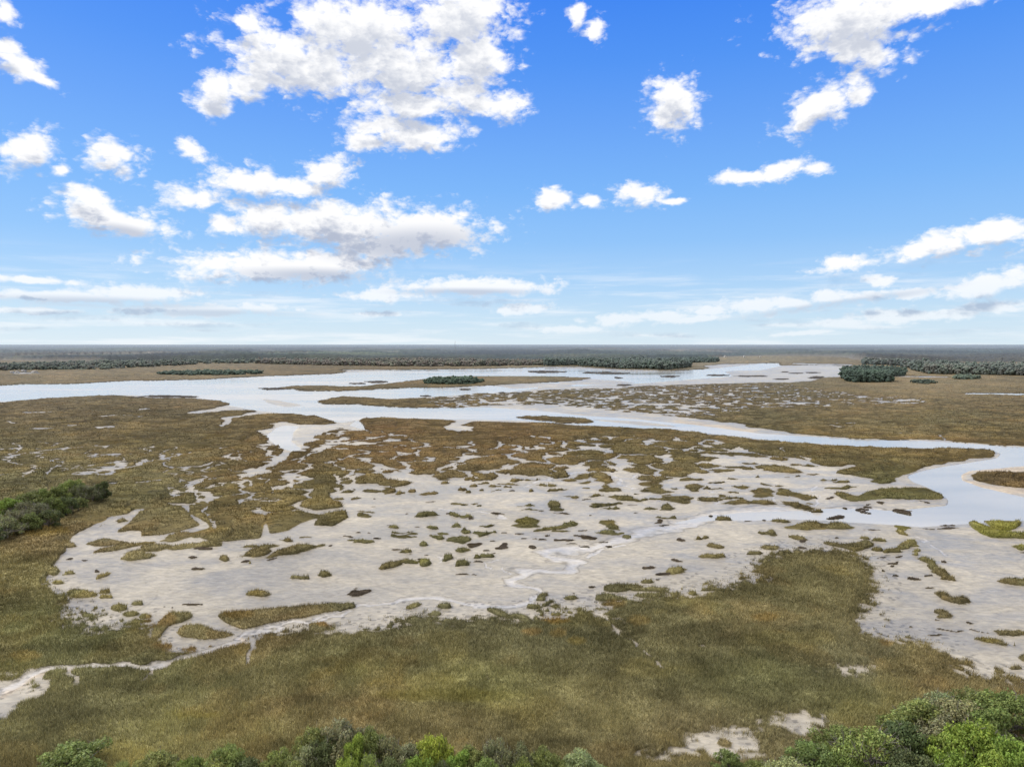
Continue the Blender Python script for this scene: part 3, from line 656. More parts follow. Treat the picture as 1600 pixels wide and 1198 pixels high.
log('ground')
wm = make_mesh('river', np.array([(-4500, 120, -.17), (4500, 120, -.17), (9000, 4200, -.17), (-9000, 4200, -.17)], float), quads=np.array([[0, 1, 2, 3]]), mat=M_WATER)
link('river_water', wm, kind='structure', label='pale silty tidal river winding between the marsh banks')

# ------------------------------------------------------------------ grass canopy + blades
Hs = sstep(.48, .80, F)
hgt = .85+fbm(X, Y, 12, 801)*.35+fbm(X, Y, 2.6, 811, 2)*.5
hgt = hgt*np.where(tkind == 2, .35, 1)
low = sstep(880, 1000, GY)
hgt = hgt*(1-.45*low)
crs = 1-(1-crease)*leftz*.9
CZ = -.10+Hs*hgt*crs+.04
CC = MCH*(.30+.62*np.clip(Hs, 0, 1)**1.5)[..., None]*(.35+.65*crs)[..., None]  # shade painted in: canopy edges and creases darkened, tops lighter
# blades: density about one per photo pixel of marsh, so they thin with distance
NB = 1050000
wrow = DYR*1.0
bpr = np.maximum(np.clip((F-.36)/.16, 0, 1), softp)*(1-leftz*(1-crease)*.93)
pw = (wrow*bpr*((GY > 585) & (GX > -200) & (GX < 1800))).ravel()
pw = pw*np.interp(GY.ravel(), [585, 640, 700, 800], [.25, .6, 1.0, 1.35])
cum = np.cumsum(pw); cum /= cum[-1]
idx = np.searchsorted(cum, rng.random(NB))
bj, bi = idx//NX, idx % NX
jx = bi+rng.random(NB)-.5; jy = bj+rng.random(NB)-.5
bpx = np.interp(jx, np.arange(NX), PX); bpy_ = np.interp(jy, np.arange(NY), PY)
bx, by = ground(bpx, bpy_)
bd = np.hypot(bx, by)
blab = LAB[bj, bi]
bh = (.68+rng.random(NB)*.5)*(1-(leftz*(1-crease))[bj, bi]*.5)*np.where((tkind[bj, bi] == 1), .8, 1.0)*(1+vnoise(bx, by, 3.0, 77)*.5)*np.where(low[bj, bi] > .5, .85, 1.0)*np.where(tkind[bj, bi] == 2, .4, 1.0)*np.clip((np.maximum(F, softp*.8+.25)[bj, bi]-.2)/.4, .45, 1)
bw = np.clip(.00052*bd, .05, .8)*(.6+rng.random(NB)*.9)
ba = rng.random(NB)*math.pi*2
lean = rng.normal(0, .26, (NB, 2))+np.array([.10, -.03])
bz0 = np.where(blab > 0, np.maximum(CZ[bj, bi]-.15, -.05), -.05)
bc = MCH[bj, bi]*(1-(leftz*(1-crease))[bj, bi]*.80)[:, None]*(.62+rng.random(NB)[:, None]*.9)  # blades standing in creases darkened as painted shade
tw = rng.random(NB)[:, None]
bc = bc*np.where(tw > .85, np.array([[1.25, 1.18, 1.0]]), np.where(tw < .2, np.array([[.75, .8, .8]]), np.array([[1., 1., 1.]])))
ux, uy = np.cos(ba)*bw*.5, np.sin(ba)*bw*.5
V = np.empty((NB, 3, 3), np.float32); K = np.empty((NB, 3, 3), np.float32)
V[:, 0] = np.stack([bx-ux, by-uy, bz0], 1); V[:, 1] = np.stack([bx+ux, by+uy, bz0], 1)
V[:, 2] = np.stack([bx+lean[:, 0]*bh, by+lean[:, 1]*bh, bz0+bh], 1)
K[:, 0] = bc*.42; K[:, 1] = bc*.42; K[:, 2] = bc*1.42  # dark roots, light tips: natural tone plus painted shade on grass fronts
order = np.argsort(blab, kind='stable'); V = V[order]; K = K[order]; sl = blab[order]
bstart = np.searchsorted(sl, np.arange(NL+1)); 
log('blades')

sm_set = set(things_ids) | set(big_ids)
lut = np.zeros(NL, np.int32)
for k in range(1, NL): lut[k] = k if k in sm_set else -1
# bounding boxes
jj, ii = np.nonzero(LAB); ll = LAB[jj, ii]
jmin = np.full(NL, 10**6); jmax = np.zeros(NL, int); imin = np.full(NL, 10**6); imax = np.zeros(NL, int)
np.minimum.at(jmin, ll, jj); np.maximum.at(jmax, ll, jj); np.minimum.at(imin, ll, ii); np.maximum.at(imax, ll, ii)
def dilate(s):
    d = s.copy()
    d[1:] |= s[:-1]; d[:-1] |= s[1:]; e = d.copy(); e[:, 1:] |= d[:, :-1]; e[:, :-1] |= d[:, 1:]
    return e
def build_piece(name, selmask, j0, j1, i0, i1, bl, origin=None):
    j0 = max(j0-2, 0); i0 = max(i0-2, 0); j1 = min(j1+3, NY); i1 = min(i1+3, NX)
    s = dilate(selmask[j0:j1, i0:i1])
    q = grid_faces(s)
    used = np.unique(q); rm = np.full(s.size, -1, np.int32); rm[used] = np.arange(len(used))
    co = np.stack([X[j0:j1, i0:i1].ravel()[used], Y[j0:j1, i0:i1].ravel()[used], CZ[j0:j1, i0:i1].ravel()[used]], 1)
    cc = CC[j0:j1, i0:i1].reshape(-1, 3)[used]
    q = rm[q]
    vb = np.concatenate([V[a:b] for a, b in bl]) if bl else np.zeros((0, 3, 3), np.float32)
    kb = np.concatenate([K[a:b] for a, b in bl]) if bl else np.zeros((0, 3, 3), np.float32)
    nv = len(co)
    co = np.concatenate([co, vb.reshape(-1, 3)]); cc = np.concatenate([cc, kb.reshape(-1, 3)])
    t = nv+np.arange(len(vb)*3).reshape(-1, 3)
    org = np.array([co[:nv, 0].mean(), co[:nv, 1].mean(), 0.0]) if origin is None else np.array(origin)
    smooth = np.concatenate([np.ones(len(q), bool), np.zeros(len(t), bool)])
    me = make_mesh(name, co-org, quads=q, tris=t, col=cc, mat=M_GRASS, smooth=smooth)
    return me, org

big_labels = []
def where_big(k):
    m = (LAB == k) & inframe
    if not m.any(): return None
    return GX[m].mean(), GY[m].mean(), GX[m].min(), GX[m].max(), GY[m].min(), GY[m].max()
for k in big_ids:
    wb = where_big(k)
    if wb is None: lab_ = 'marsh grass running on past the edge of the view'
    else:
        cx, cy, x0, x1, y0, y1 = wb
        if y0 < 560: lab_ = 'tan and brown marsh meadow stretching from the far river bank to the distant woods'
        elif cy > 980: lab_ = 'olive marsh meadow filling the foreground below the mudflat and its creek'
        elif x1 < 560 and cx < 330: lab_ = 'brown marsh meadow on the left around the shrubby tree clump'
        elif cy < 630: lab_ = 'long low strip of marsh grass lying in the middle of the wide river'
        elif x1 > 1550: lab_ = 'long brown marsh point ending in the river bend on the right'
        else: lab_ = 'rust brown broken marsh between the river and the open mudflat'
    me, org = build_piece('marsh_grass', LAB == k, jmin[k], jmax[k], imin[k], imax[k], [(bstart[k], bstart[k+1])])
    link('marsh_grass', me, kind='stuff', label=lab_, loc=org)
# scattered remainder: the smallest tufts and the thin fringe
rest = lut[LAB] == -1
bl = [(0, bstart[1])]+[(bstart[k], bstart[k+1]) for k in range(1, NL) if lut[k] == -1 and bstart[k+1] > bstart[k]]
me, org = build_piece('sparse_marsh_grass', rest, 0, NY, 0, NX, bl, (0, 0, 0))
link('sparse_marsh_grass', me, kind='stuff', label='thin scattered marsh grass along the muddy margins', loc=org)
log('big grass')

# ------------------------------------------------------------------ each tussock and islet on its own
def region(cx, cy):
    if cy < 612: return 'in the wide river far off'
    if cy < 652: return 'in the speckled marsh beyond the river arm' if cx > 560 else 'along the far edge of the left marsh'
    if cx < 470 and cy < 760: return 'among the drains of the left marsh'
    if cy < 745 and cx < 760: return 'in the rust brown marsh above the mudflat'
    if cy < 745 and cx < 1060: return 'in the broken marsh behind the middle of the mudflat'
    if cx >= 1500 and cy < 780: return 'inside the river bend at the right edge'
    if cy < 800 and cx >= 1060: return 'between the marsh point and the tidal channel'
    if cx >= 1380 and cy < 900: return 'on the right hand mud near the river bend'
    if cx >= 1340: return 'on the pale right hand mud pan'
    if cy > 1060: return 'beside the mud pool among the foreground marsh'
    if cx < 480 and cy < 880: return 'at the head of the mudflat by the left marsh'
    if cx < 330: return 'on the muddy left shore of the mudflat'
    if cy > 925: return 'where the lower marsh meets the mudflat creek'
    if cx < 620: return 'on the open left part of the mudflat'
    if cx < 860: return 'in the middle of the open mudflat'
    if cx < 1060: return 'near the looping runnel on the mudflat'
    return 'on the mud below the tidal channel'
info = []
for k in things_ids:
    m = LAB[jmin[k]:jmax[k]+1, imin[k]:imax[k]+1] == k
    gx = GX[jmin[k]:jmax[k]+1, imin[k]:imax[k]+1][m]; gy = GY[jmin[k]:jmax[k]+1, imin[k]:imax[k]+1][m]
    tk = tkind[jmin[k]:jmax[k]+1, imin[k]:imax[k]+1][m]
    mc_ = MC[jmin[k]:jmax[k]+1, imin[k]:imax[k]+1][m].mean(0)
    wd = gx.max()-gx.min(); hd = gy.max()-gy.min()
    dark = (tk == 2).mean() > .5
    ratio = wd/max(hd, 1)
    fillr = area[k]/max(wd*hd, 1)
    sz = 'tiny' if area[k] < 35 else 'small' if area[k] < 120 else 'fair sized' if area[k] < 400 else 'large' if area[k] < 1400 else 'very large'
    sh = 'ragged' if fillr < .45 else 'long thin' if ratio > 7 else 'long' if ratio > 4.3 else 'oval' if ratio > 2.6 else 'rounded' if ratio > 1.5 else 'upright'
    rb = mc_[0]/mc_[1]
    cw = 'dark' if dark else 'golden' if mc_[0] > .17 else 'rusty' if rb > 1.42 else 'brown' if rb > 1.22 else 'olive' if rb > 1.05 else 'green'
    name = 'mud_clump' if dark else ('marsh_island' if area[k] > 400 else 'grass_tussock')
    noun = {'mud_clump': 'clump of mud and shells', 'marsh_island': 'marsh grass island', 'grass_tussock': 'grass tussock'}[name]
    info.append(dict(k=k, cx=gx.mean(), cy=gy.mean(), name=name, base=f'{sz} {sh} {cw} {noun}', reg=region(gx.mean(), gy.mean())))
from collections import defaultdict
gr = defaultdict(list)
for r in info: gr[(r['base'], r['reg'])].append(r)
ORD = ['leftmost', 'second from left', 'third from left', 'fourth from left', 'fifth from left', 'sixth from left', 'seventh from left', 'eighth from left', 'ninth from left', 'tenth from left']
for (b_, rg), L in gr.items():
    L.sort(key=lambda r: r['cx'])
    for i, r in enumerate(L):
        if len(L) == 1: r['label'] = f'{b_} {rg}'
        elif len(L) == 2: r['label'] = f"{'left' if i == 0 else 'right'} one of two, {b_} {rg}"
        elif i == len(L)-1: r['label'] = f'rightmost {b_} {rg}'
        elif i < len(ORD): r['label'] = f'{ORD[i]} {b_} {rg}'
        else: r['label'] = f'{b_} {rg}, further right'
        r['label'] = ' '.join(r['label'].split()[:16])
GN = {'mud_clump': 'dark clumps lying on the mud', 'marsh_island': 'grass islands in the broken marsh', 'grass_tussock': 'lone grass tussocks standing in the mud'}
for r in info:
    k = r['k']
    class _S:                                   # a light view so the full mask is not rebuilt for every tussock
        def __getitem__(s, key): return LAB[key] == k
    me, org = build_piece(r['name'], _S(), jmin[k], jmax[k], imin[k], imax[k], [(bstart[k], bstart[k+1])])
    link(r['name'], me, label=r['label'], cat={'mud_clump': 'clump', 'marsh_island': 'marsh island', 'grass_tussock': 'tussock'}[r['name']], group=GN[r['name']], loc=org)
log('tussocks')

# ------------------------------------------------------------------ trees and shrubs, each one a thing
def tube_np(pts, radii, seg=6):
    v, q = [], []
    pts = [np.array(p, float) for p in pts]
    for k, p in enumerate(pts):
        d = pts[min(k+1, len(pts)-1)]-pts[max(k-1, 0)]; d /= np.linalg.norm(d)+1e-9
        a = np.cross(d, (0.3, .9, .1)); a /= np.linalg.norm(a)+1e-9; b = np.cross(d, a)
        for s in range(seg):
            t = 2*math.pi*s/seg; v.append(p+(a*math.cos(t)+b*math.sin(t))*radii[k])
    for k in range(len(pts)-1):
        for s in range(seg):
            s2 = (s+1) % seg; q.append((k*seg+s, k*seg+s2, (k+1)*seg+s2, (k+1)*seg+s))
    return np.array(v), np.array(q)
def tree_meshes(seed, nclump=46, nleaf=150, leaf=.055, bare=.0, spread=1.0, tall=1.0):
    """unit tree: crown radius 1, height about .9*tall; leaves are small separate faces around many clumps on bent limbs"""
    r = np.random.default_rng(seed)
    cl = []
    while len(cl) < nclump:
        th = r.uniform(0, 2*math.pi); u = r.uniform(0, 1)**.55
        lump = 1+.22*math.sin(th*3+seed)+.12*math.sin(th*5+seed*2)
        x, y = math.cos(th)*u*.82*lump, math.sin(th)*u*.82*lump
        top = (.22+.60*math.sqrt(max(0, 1-min(1, u)**2)))*tall
        z = top*r.uniform(.72, 1.0) if r.random() < .72 else r.uniform(.12, top)
        cl.append((x, y, z, r.uniform(.13, .27)))
    cl = np.array(cl)
    P_, Q_, c_ = [], [], []
    for (x, y, z, rr) in cl:
        n = int(nleaf*(rr/.2)**2*r.uniform(.7, 1.2))
        d = r.normal(size=(n, 3)); d /= np.linalg.norm(d, axis=1)[:, None]
        d[:, 2] = np.where(d[:, 2] < -.25, -d[:, 2], d[:, 2])
        rad = rr*(.55+.5*r.random(n)**.6)*(1+.25*np.sin(d[:, 0]*7+x*9)*np.cos(d[:, 1]*6))
        c = np.array([x, y, z])+d*rad[:, None]*np.array([1, 1, .75])
        nn = d+r.normal(size=(n, 3))*.7+np.array([0, 0, .4]); nn /= np.linalg.norm(nn, axis=1)[:, None]
        a = np.cross(nn, r.normal(size=(n, 3))); a /= np.linalg.norm(a, axis=1)[:, None]; b = np.cross(nn, a)
        s = leaf*r.uniform(.5, 1.25, n)[:, None]
        quad = np.stack([c-a*s, c-b*s*.6, c+a*s, c+b*s*.6], 1)
        P_.append(quad.reshape(-1, 3))
        tint = r.uniform(.8, 1.2)
        br = (.70+.5*np.clip(d[:, 2], -.3, 1))*tint*r.uniform(.7, 1.3, n)  # upper leaves lighter as new growth, with inner clump shade painted in
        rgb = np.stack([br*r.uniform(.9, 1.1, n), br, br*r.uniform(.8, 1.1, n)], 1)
        c_.append(np.repeat(rgb, 4, 0))
    co = np.concatenate(P_); cc = np.concatenate(c_)
    nq = len(co)//4
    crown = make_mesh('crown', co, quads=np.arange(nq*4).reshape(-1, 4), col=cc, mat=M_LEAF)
    v, q, nb = [], [], 0
    def add(pts, rad, seg=6):
        nonlocal nb
        a, b = tube_np(pts, rad, seg); v.append(a); q.append(b+nb); nb += len(a)
    add([(0, 0, -.05), (.02, .01, .12), (.0, .03, .28*tall)], [.07, .055, .045], 8)
    for (x, y, z, rr) in cl[:26]:
        m1 = np.array([x*.35+r.normal()*.04, y*.35+r.normal()*.04, .25*tall+.2*(z-.2)])
        m2 = np.array([x*.75+r.normal()*.05, y*.75+r.normal()*.05, z*.8])
        add([(0, .02, .2*tall), m1, m2, (x, y, z)], [.03, .022, .013, .006], 5)
    for i in range(int(40*bare)):                        # pale dead twigs that stand out of the crown
        x, y, z, rr = cl[r.integers(len(cl))]
        p0 = np.array([x, y, z]); dd = np.array([x, y, .5])+r.normal(size=3)*.35; dd /= np.linalg.norm(dd)
        p1 = p0+dd*rr*.8; p2 = p0+dd*rr*1.3+r.normal(size=3)*.04
        add([p0, p1, p2], [.011, .008, .004], 4)
        add([p1, p1+(p2-p1)*.5+r.normal(size=3)*.06], [.006, .003], 4)
    trunk = make_mesh('trunk', np.concatenate(v), quads=np.concatenate(q), mat=M_BARK, smooth=True)
    return crown, trunk
def palm_meshes():
    r = np.random.default_rng(5); v, t, c, nb = [], [], [], 0
    for k in range(26):                                  # fan leaves of stiff pointed blades
        th = k*2.4; el_ = r.uniform(.1, 1.25); L = r.uniform(.55, .85)
        d = np.array([math.cos(th)*math.cos(el_), math.sin(th)*math.cos(el_), math.sin(el_)]); base = np.array([0, 0, .45])
        hub = base+d*L*.55; side = np.cross(d, (0, 0, 1)); side /= np.linalg.norm(side)+1e-9; up = np.cross(side, d)
        for j in range(11):
            a = (j-5)*.26; dirv = d*math.cos(a)+side*math.sin(a)-np.array([0, 0, .1*abs(a)]); tip = hub+dirv*L*.62
            w = up*.0+np.cross(dirv, up)*.035
            v += [hub-w*.3, hub+dirv*L*.3+w, tip, hub+dirv*L*.3-w]; t.append((nb, nb+1, nb+2, nb+3)); nb += 4
            c += [np.array([1, 1, 1])*r.uniform(.7, 1.3)]*4
    crown = make_mesh('fronds', np.array(v), quads=np.array(t), col=np.array(c), mat=M_LEAF)
    a, b = tube_np([(0, 0, -.05), (.03, 0, .25), (0, 0, .5)], [.09, .08, .09], 8)
    return crown, make_mesh('trunk', a, quads=b, mat=M_BARK, smooth=True)
OAKS = [tree_meshes(s_, nclump=nc, nleaf=nl, leaf=lf, bare=bb, tall=tl) for s_, nc, nl, lf, bb, tl in
        [(1, 60, 150, .036, .5, .95), (2, 48, 170, .038, .2, 1.1), (3, 70, 130, .035, .3, .85), (4, 40, 170, .042, .1, 1.2), (5, 54, 80, .034, 1.6, 1.0), (6, 56, 150, .037, .3, 1.0)]]
PALM = palm_meshes()
def leafcol(c, k=1.35): return tuple(lin(c)*k)+(1,)
GRN = {'bright': (114, 132, 60), 'yellow': (126, 136, 78), 'vivid': (134, 146, 66), 'green': (106, 118, 66), 'olive': (116, 122, 72), 'sage': (132, 138, 98), 'grey': (114, 116, 86), 'dark': (84, 94, 60)}
KW = {'bright': 'bright green', 'yellow': 'yellow green', 'vivid': 'vivid yellow green', 'green': 'mid green', 'olive': 'dull olive', 'sage': 'pale sage', 'grey': 'grey green', 'dark': 'dark green'}
proto_used = set()
def put_tree(px, ptop, wpx, colname, var, h, label, name, cat, group, kk=1.35):
    x, y = ground(px, ptop, h*.93); d = math.hypot(x, y)
    R = wpx*.5/FPX*math.hypot(d, H-h)/1.0
    y += R*.35
    root = bpy.data.objects.new(name, None); C.objects.link(root); root.empty_display_size = .5
    root.location = (x, y, 0); root['label'] = label; root['category'] = cat; root['group'] = group
    cr, tk = (PALM if name == 'palmetto' else OAKS[var])
    tallv = max(v.co.z for v in cr.vertices) if (cr.name not in HT) else HT[cr.name]
    HT[cr.name] = tallv
    rz = random.uniform(0, 6.28); g = random.uniform(.9, 1.12)
    cc_ = leafcol(GRN[colname], kk); cc_ = (cc_[0]*g*random.uniform(.93, 1.07), cc_[1]*g, cc_[2]*g*random.uniform(.9, 1.1), 1)
    for me_, nm in ((cr, 'fronds' if name == 'palmetto' else 'crown'), (tk, 'trunk')):
        o = bpy.data.objects.new(nm, me_); C.objects.link(o); o.parent = root
        o.scale = (R, R, h/tallv); o.rotation_euler = (0, 0, rz); o.color = cc_
    return root
HT = {}
LEFT = [  # left clump: px, top, width, colour, variant, height, place words
 (156,754,27,'dark',3,8,'at the right tip of the left clump'), (141,760,30,'grey',4,7,'second from the right tip of the left clump'), (124,758,30,'grey',4,7.5,'behind the right half of the left clump'),
 (106,752,40,'yellow',0,8.5,'at the top of the left clump'), (98,777,34,'dark',1,7,'at the front foot of the left clump, near its middle'), (84,762,32,'green',5,8,'on the ridge left of the clump top'),
 (118,778,26,'olive',1,5.5,'at the front right foot of the left clump'), (74,778,36,'green',2,8,'in the middle front of the left clump'), (60,766,34,'yellow',0,7,'with flat top in the back row of the left clump'), (40,770,42,'olive',2,7,'spreading behind the middle of the left clump'),
 (30,786,40,'grey',4,8,'with bare twigs in the left half of the left clump'), (52,788,40,'grey',4,7.5,'with bare twigs in the middle of the left clump'), (70,798,40,'dark',1,7,'hanging over the tan grass edge'), (9,780,36,'bright',1,7,'by the left picture edge, back row'),
 (16,800,44,'grey',4,8,'low in the left corner of the clump'), (2,808,48,'sage',4,8,'at the picture edge, foremost in the clump'), (38,804,40,'green',5,7,'second in the front row from the picture edge'), (-40,800,50,'green',0,8,'just outside the left edge of the view'),
 (-80,815,60,'grey',5,8,'well outside the left edge of the view'), (-35,822,50,'dark',1,7,'below the clump outside the left edge')]
for (px, pt, w_, c_, v_, h_, l_) in LEFT:
    put_tree(px, pt, w_, c_, v_, h_, f'{KW[c_]} bushy tree {l_}', 'coastal_tree', 'tree', 'trees of the clump on the left', 1.05)
BOTTOM = [
 (1476,1079,58,'sage',4,5,'thin twiggy shrub sticking up at the back of the corner grove'), (1532,1076,66,'olive',2,6,'low spreading tree at the back of the corner grove'), (1590,1084,84,'green',1,8,'dense tree against the right edge, back row of the grove'),
 (1446,1098,92,'olive',0,7,'broad rounded tree at the left shoulder of the corner grove'), (1506,1096,96,'grey',5,7.5,'broad tree in the middle back of the corner grove'), (1560,1108,84,'green',3,7.5,'tree behind the brightest tree of the corner grove'),
 (1424,1128,78,'dark',1,6.5,'tree between the round yellowish tree and the brightest tree'), (1480,1126,84,'grey',0,7,'tree with pale dead branches in front of the broad grove tree'),
 (1540,1136,104,'bright',2,8.5,'brightest and largest tree of the corner grove'), (1493,1144,64,'bright',3,7,'narrow tree joined to the left of the brightest tree'), (1596,1156,84,'bright',1,8,'tree at the right edge below the brightest tree'),
 (1372,1142,104,'yellow',4,7,'round tree showing pale twigs left of the corner grove'), (1322,1134,72,'olive',5,5,'low shrub behind the round yellowish tree'), (1278,1164,80,'green',0,5,'shrub spreading left of the round yellowish tree'),
 (1506,1178,66,'bright',5,7,'tree at the bottom edge under the brightest tree'), (1438,1176,80,'dark',1,7,'tree at the bottom edge in the middle of the grove'), (1328,1176,64,'green',2,5,'shrub at the bottom edge under the low olive shrub'), (1566,1182,70,'bright',3,8,'tree at the bottom edge near the right corner'),
 (1236,1184,70,'sage',4,4,'hazy twiggy shrub right of the mud pool'), (1140,1170,46,'green',3,3.2,'small round shrub on the lower rim of the mud pool'), (1185,1184,40,'olive',2,2.6,'small shrub between the mud pool and the twiggy shrub'),
 (100,1166,96,'green',0,5,'wide shrub under the left part of the bottom edge'), (187,1178,34,'yellow',0,4,''), (236,1172,66,'olive',5,4.5,'shrub just right of the palmetto'), (292,1178,44,'green',1,4,'small shrub midway between palmetto and flat topped tree'),
 (346,1162,62,'yellow',2,5,'flat topped tree breaking the line of low shrubs'), (384,1180,50,'dark',3,4,'low shrub right of the flat topped tree'), (430,1166,54,'olive',1,5,'shrub at the left foot of the big dome shaped tree group'),
 (474,1160,54,'sage',4,5.5,'shrub left and in front of the dome shaped trees'), (486,1132,60,'olive',5,6,'left shoulder tree of the dome shaped group'), (530,1126,84,'grey',0,7.5,'highest dome shaped tree on the bottom edge'), (578,1134,56,'olive',2,6.5,'right shoulder tree of the dome shaped group'),
 (552,1144,50,'bright',3,7,'tree standing in front of the highest dome'), (602,1148,58,'grey',4,6,'twiggy tree right of the dome shaped group'), (500,1152,60,'dark',1,6,'tree under the highest dome'), (540,1178,50,'bright',1,6,'sunlit shrub at the bottom under the dome group'),
 (574,1172,44,'yellow',4,6.5,'narrow shrub with a pale stem at the bottom edge'), (640,1156,60,'grey',5,6,'shrub directly left of the vivid tree'), (674,1144,66,'vivid',2,7,'most vivid tree of the bottom row'), (652,1178,60,'bright',0,6,'shrub under the vivid tree'),
 (716,1170,58,'bright',3,6,'pointed shrub right of the vivid tree'), (736,1160,54,'olive',1,6,'tree between the vivid tree and the twiggy pair'), (772,1150,60,'grey',4,7,'left of the twiggy pair in the middle of the bottom row'), (815,1158,54,'grey',0,6.5,'right of the twiggy pair in the middle of the bottom row'),
 (762,1178,60,'green',5,6.5,'shrub at the bottom edge under the twiggy pair'), (852,1166,60,'olive',2,5,'shrub right of the twiggy pair'), (908,1170,64,'sage',5,4.5,'last shrub on the right of the middle row'), (690,1186,50,'dark',1,6,'low shrub at the bottom between vivid and pointed shrubs'),
 (610,1184,60,'dark',3,6,'low shrub left of the vivid tree'), (455,1184,60,'olive',0,5,'shrub at the bottom edge left of the dome group'), (940,1192,50,'green',1,4,'shrub tip at the bottom edge past the last sage shrub'), (820,1184,60,'green',2,6,'shrub at the bottom edge right of the middle'), (330,1190,70,'olive',0,4.5,'shrub below the flat topped tree')]
for (px, pt, w_, c_, v_, h_, l_) in BOTTOM:
    pt += 13 if px < 1000 else 10
    if px == 187: put_tree(px, pt, w_, c_, v_, h_, 'spiky yellow green palmetto between shrubs on the bottom edge', 'palmetto', 'palm', 'shrubs and trees along the bottom edge')
    else:
        sh_ = 'shrub' in l_
        put_tree(px, pt, w_, c_, v_, h_, (KW[c_]+' '+l_), 'coastal_shrub' if sh_ else 'coastal_tree', 'shrub' if sh_ else 'tree', 'shrubs and trees along the bottom edge')
log('trees')

# ------------------------------------------------------------------ distant woods
ico_v, ico_f = [], []
def ico(sub=1):
    import bmesh
    bm = bmesh.new(); bmesh.ops.create_icosphere(bm, subdivisions=sub, radius=1.0)
    v = np.array([p.co[:] for p in bm.verts]); f = np.array([[q.index for q in p.verts] for p in bm.faces]); bm.free()
    return v, f
IV, IF = ico(1)
def wood(name, poly, n, hmin, hmax, cols, label, rmin=4, rmax=8, hz=1.0, edge=True):
    n = int(n*2.4); rmin *= .62; rmax *= .62; hmin *= .62; hmax *= .86
    """a wood that reads as one mass: many irregular crowns standing on the ground inside the outline"""
    p = np.array(poly, float)
    xs = []; 
    x0, y0 = p.min(0); x1, y1 = p.max(0)
    pts = []
    px_, py_ = p[:, 0], p[:, 1]
    qx, qy = np.roll(px_, -1), np.roll(py_, -1)
    while len(pts) < n:
        a = rng.uniform(x0, x1, 4000); b = rng.uniform(y0, y1, 4000)
        ins = np.zeros(4000, bool)
        for e in range(len(p)):
            c = ((py_[e] > b) != (qy[e] > b))
            with np.errstate(divide='ignore', invalid='ignore'):
                xx = (qx[e]-px_[e])*(b-py_[e])/(qy[e]-py_[e]+1e-12)+px_[e]
            ins ^= c & (a < xx)
        pts += list(zip(a[ins], b[ins]))
    pts = np.array(pts[:n])
    gx, gy = ground(pts[:, 0], pts[:, 1])
    d = np.hypot(gx, gy)
    VV, CCs, FF = [], [], []
    nb = 0; n = n
    nv = len(IV)
    for i in range(n):
        hh = (hmin*.6+(hmax*1.08-hmin*.6)*rng.random()**.8)*(1+.35*vnoise(np.array([gx[i]]), np.array([gy[i]]), 60, 5)[0])
        r = rng.uniform(rmin, rmax)
        base = np.array(cols[rng.integers(len(cols))])
        n2_ = vnoise(np.array([gx[i]]), np.array([gy[i]]), 90, 15)[0]
        base = np.mean([base, np.mean(cols, 0)], 0)*(1+n2_*.6)
        for s in range(6):
            ox, oy = rng.normal(0, r*.5, 2); rr = r*rng.uniform(.38, .72); zz = hh-rr*.8-rng.random()*hh*.3
            disp = 1+rng.normal(0, .27, nv)
            v = IV*disp[:, None]*np.array([rr, rr, rr*rng.uniform(.8, 1.1)])+np.array([gx[i]+ox, gy[i]+oy, zz])
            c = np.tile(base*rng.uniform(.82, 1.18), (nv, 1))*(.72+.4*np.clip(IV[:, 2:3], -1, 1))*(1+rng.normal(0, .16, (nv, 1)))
            VV.append(v); CCs.append(c); FF.append(IF+nb); nb += nv
        # skirt: lower foliage down to the ground
        rr = r*.8
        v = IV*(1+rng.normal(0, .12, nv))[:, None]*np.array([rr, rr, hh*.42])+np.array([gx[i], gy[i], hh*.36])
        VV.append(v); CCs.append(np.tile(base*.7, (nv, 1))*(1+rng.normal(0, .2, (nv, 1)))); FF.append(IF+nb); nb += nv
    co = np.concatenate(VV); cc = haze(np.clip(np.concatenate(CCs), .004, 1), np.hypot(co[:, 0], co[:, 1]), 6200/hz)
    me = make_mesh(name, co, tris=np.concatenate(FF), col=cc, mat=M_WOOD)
    return link(name, me, kind='stuff', label=label)
G1 = lin((70, 78, 58)); G2 = lin((58, 68, 54)); G3 = lin((82, 86, 60)); B1 = lin((98, 82, 70)); B2 = lin((84, 76, 66)); GY1 = lin((84, 88, 78)); G4 = lin((50, 66, 46))
dk = 1.55
wood('woodland', [(-320,586),(60,578.5),(160,577.5),(250,573),(330,568.5),(420,567.5),(560,571),(560,566.5),(330,563),(150,567),(60,571),(-320,575)], 900, 9, 15, [G1*dk, G2*dk, G1*dk, B2*dk], 'dark wooded neck along the far left marsh', 5, 10)
wood('woodland', [(400,568.5),(500,571),(640,573),(760,572.5),(850,571),(850,567),(640,566),(400,563.5)], 900, 10, 18, [B1*dk, B2*dk, G1*dk, B1*dk, G3*dk], 'brown winter wood on the far bank of the wide river', 5, 9)
wood('woodland', [(850,572),(900,571.5),(960,576),(1050,578),(1080,574),(1070,569),(1000,566),(850,565)], 700, 14, 22, [G2*dk, G4*dk, G2*dk, GY1*dk], 'dark green wooded point on the far bank behind the bay', 5, 9)
wood('woodland', [(1060,567.5),(1120,566.5),(1126,564.5),(1090,561),(1040,560)], 220, 12, 18, [G2*dk, G4*dk], 'small dark wood tapering off behind the wooded point', 5, 9)
wood('woodland', [(1345,570),(1400,572),(1450,585),(1520,586),(1620,588),(1920,596),(1920,575),(1620,574),(1500,574),(1400,566),(1350,566)], 1500, 12, 21, [G2*dk, G4*dk, B2*dk, GY1*dk, G1*dk], 'broad dark wood across the right side beyond the tan marsh', 5, 10)
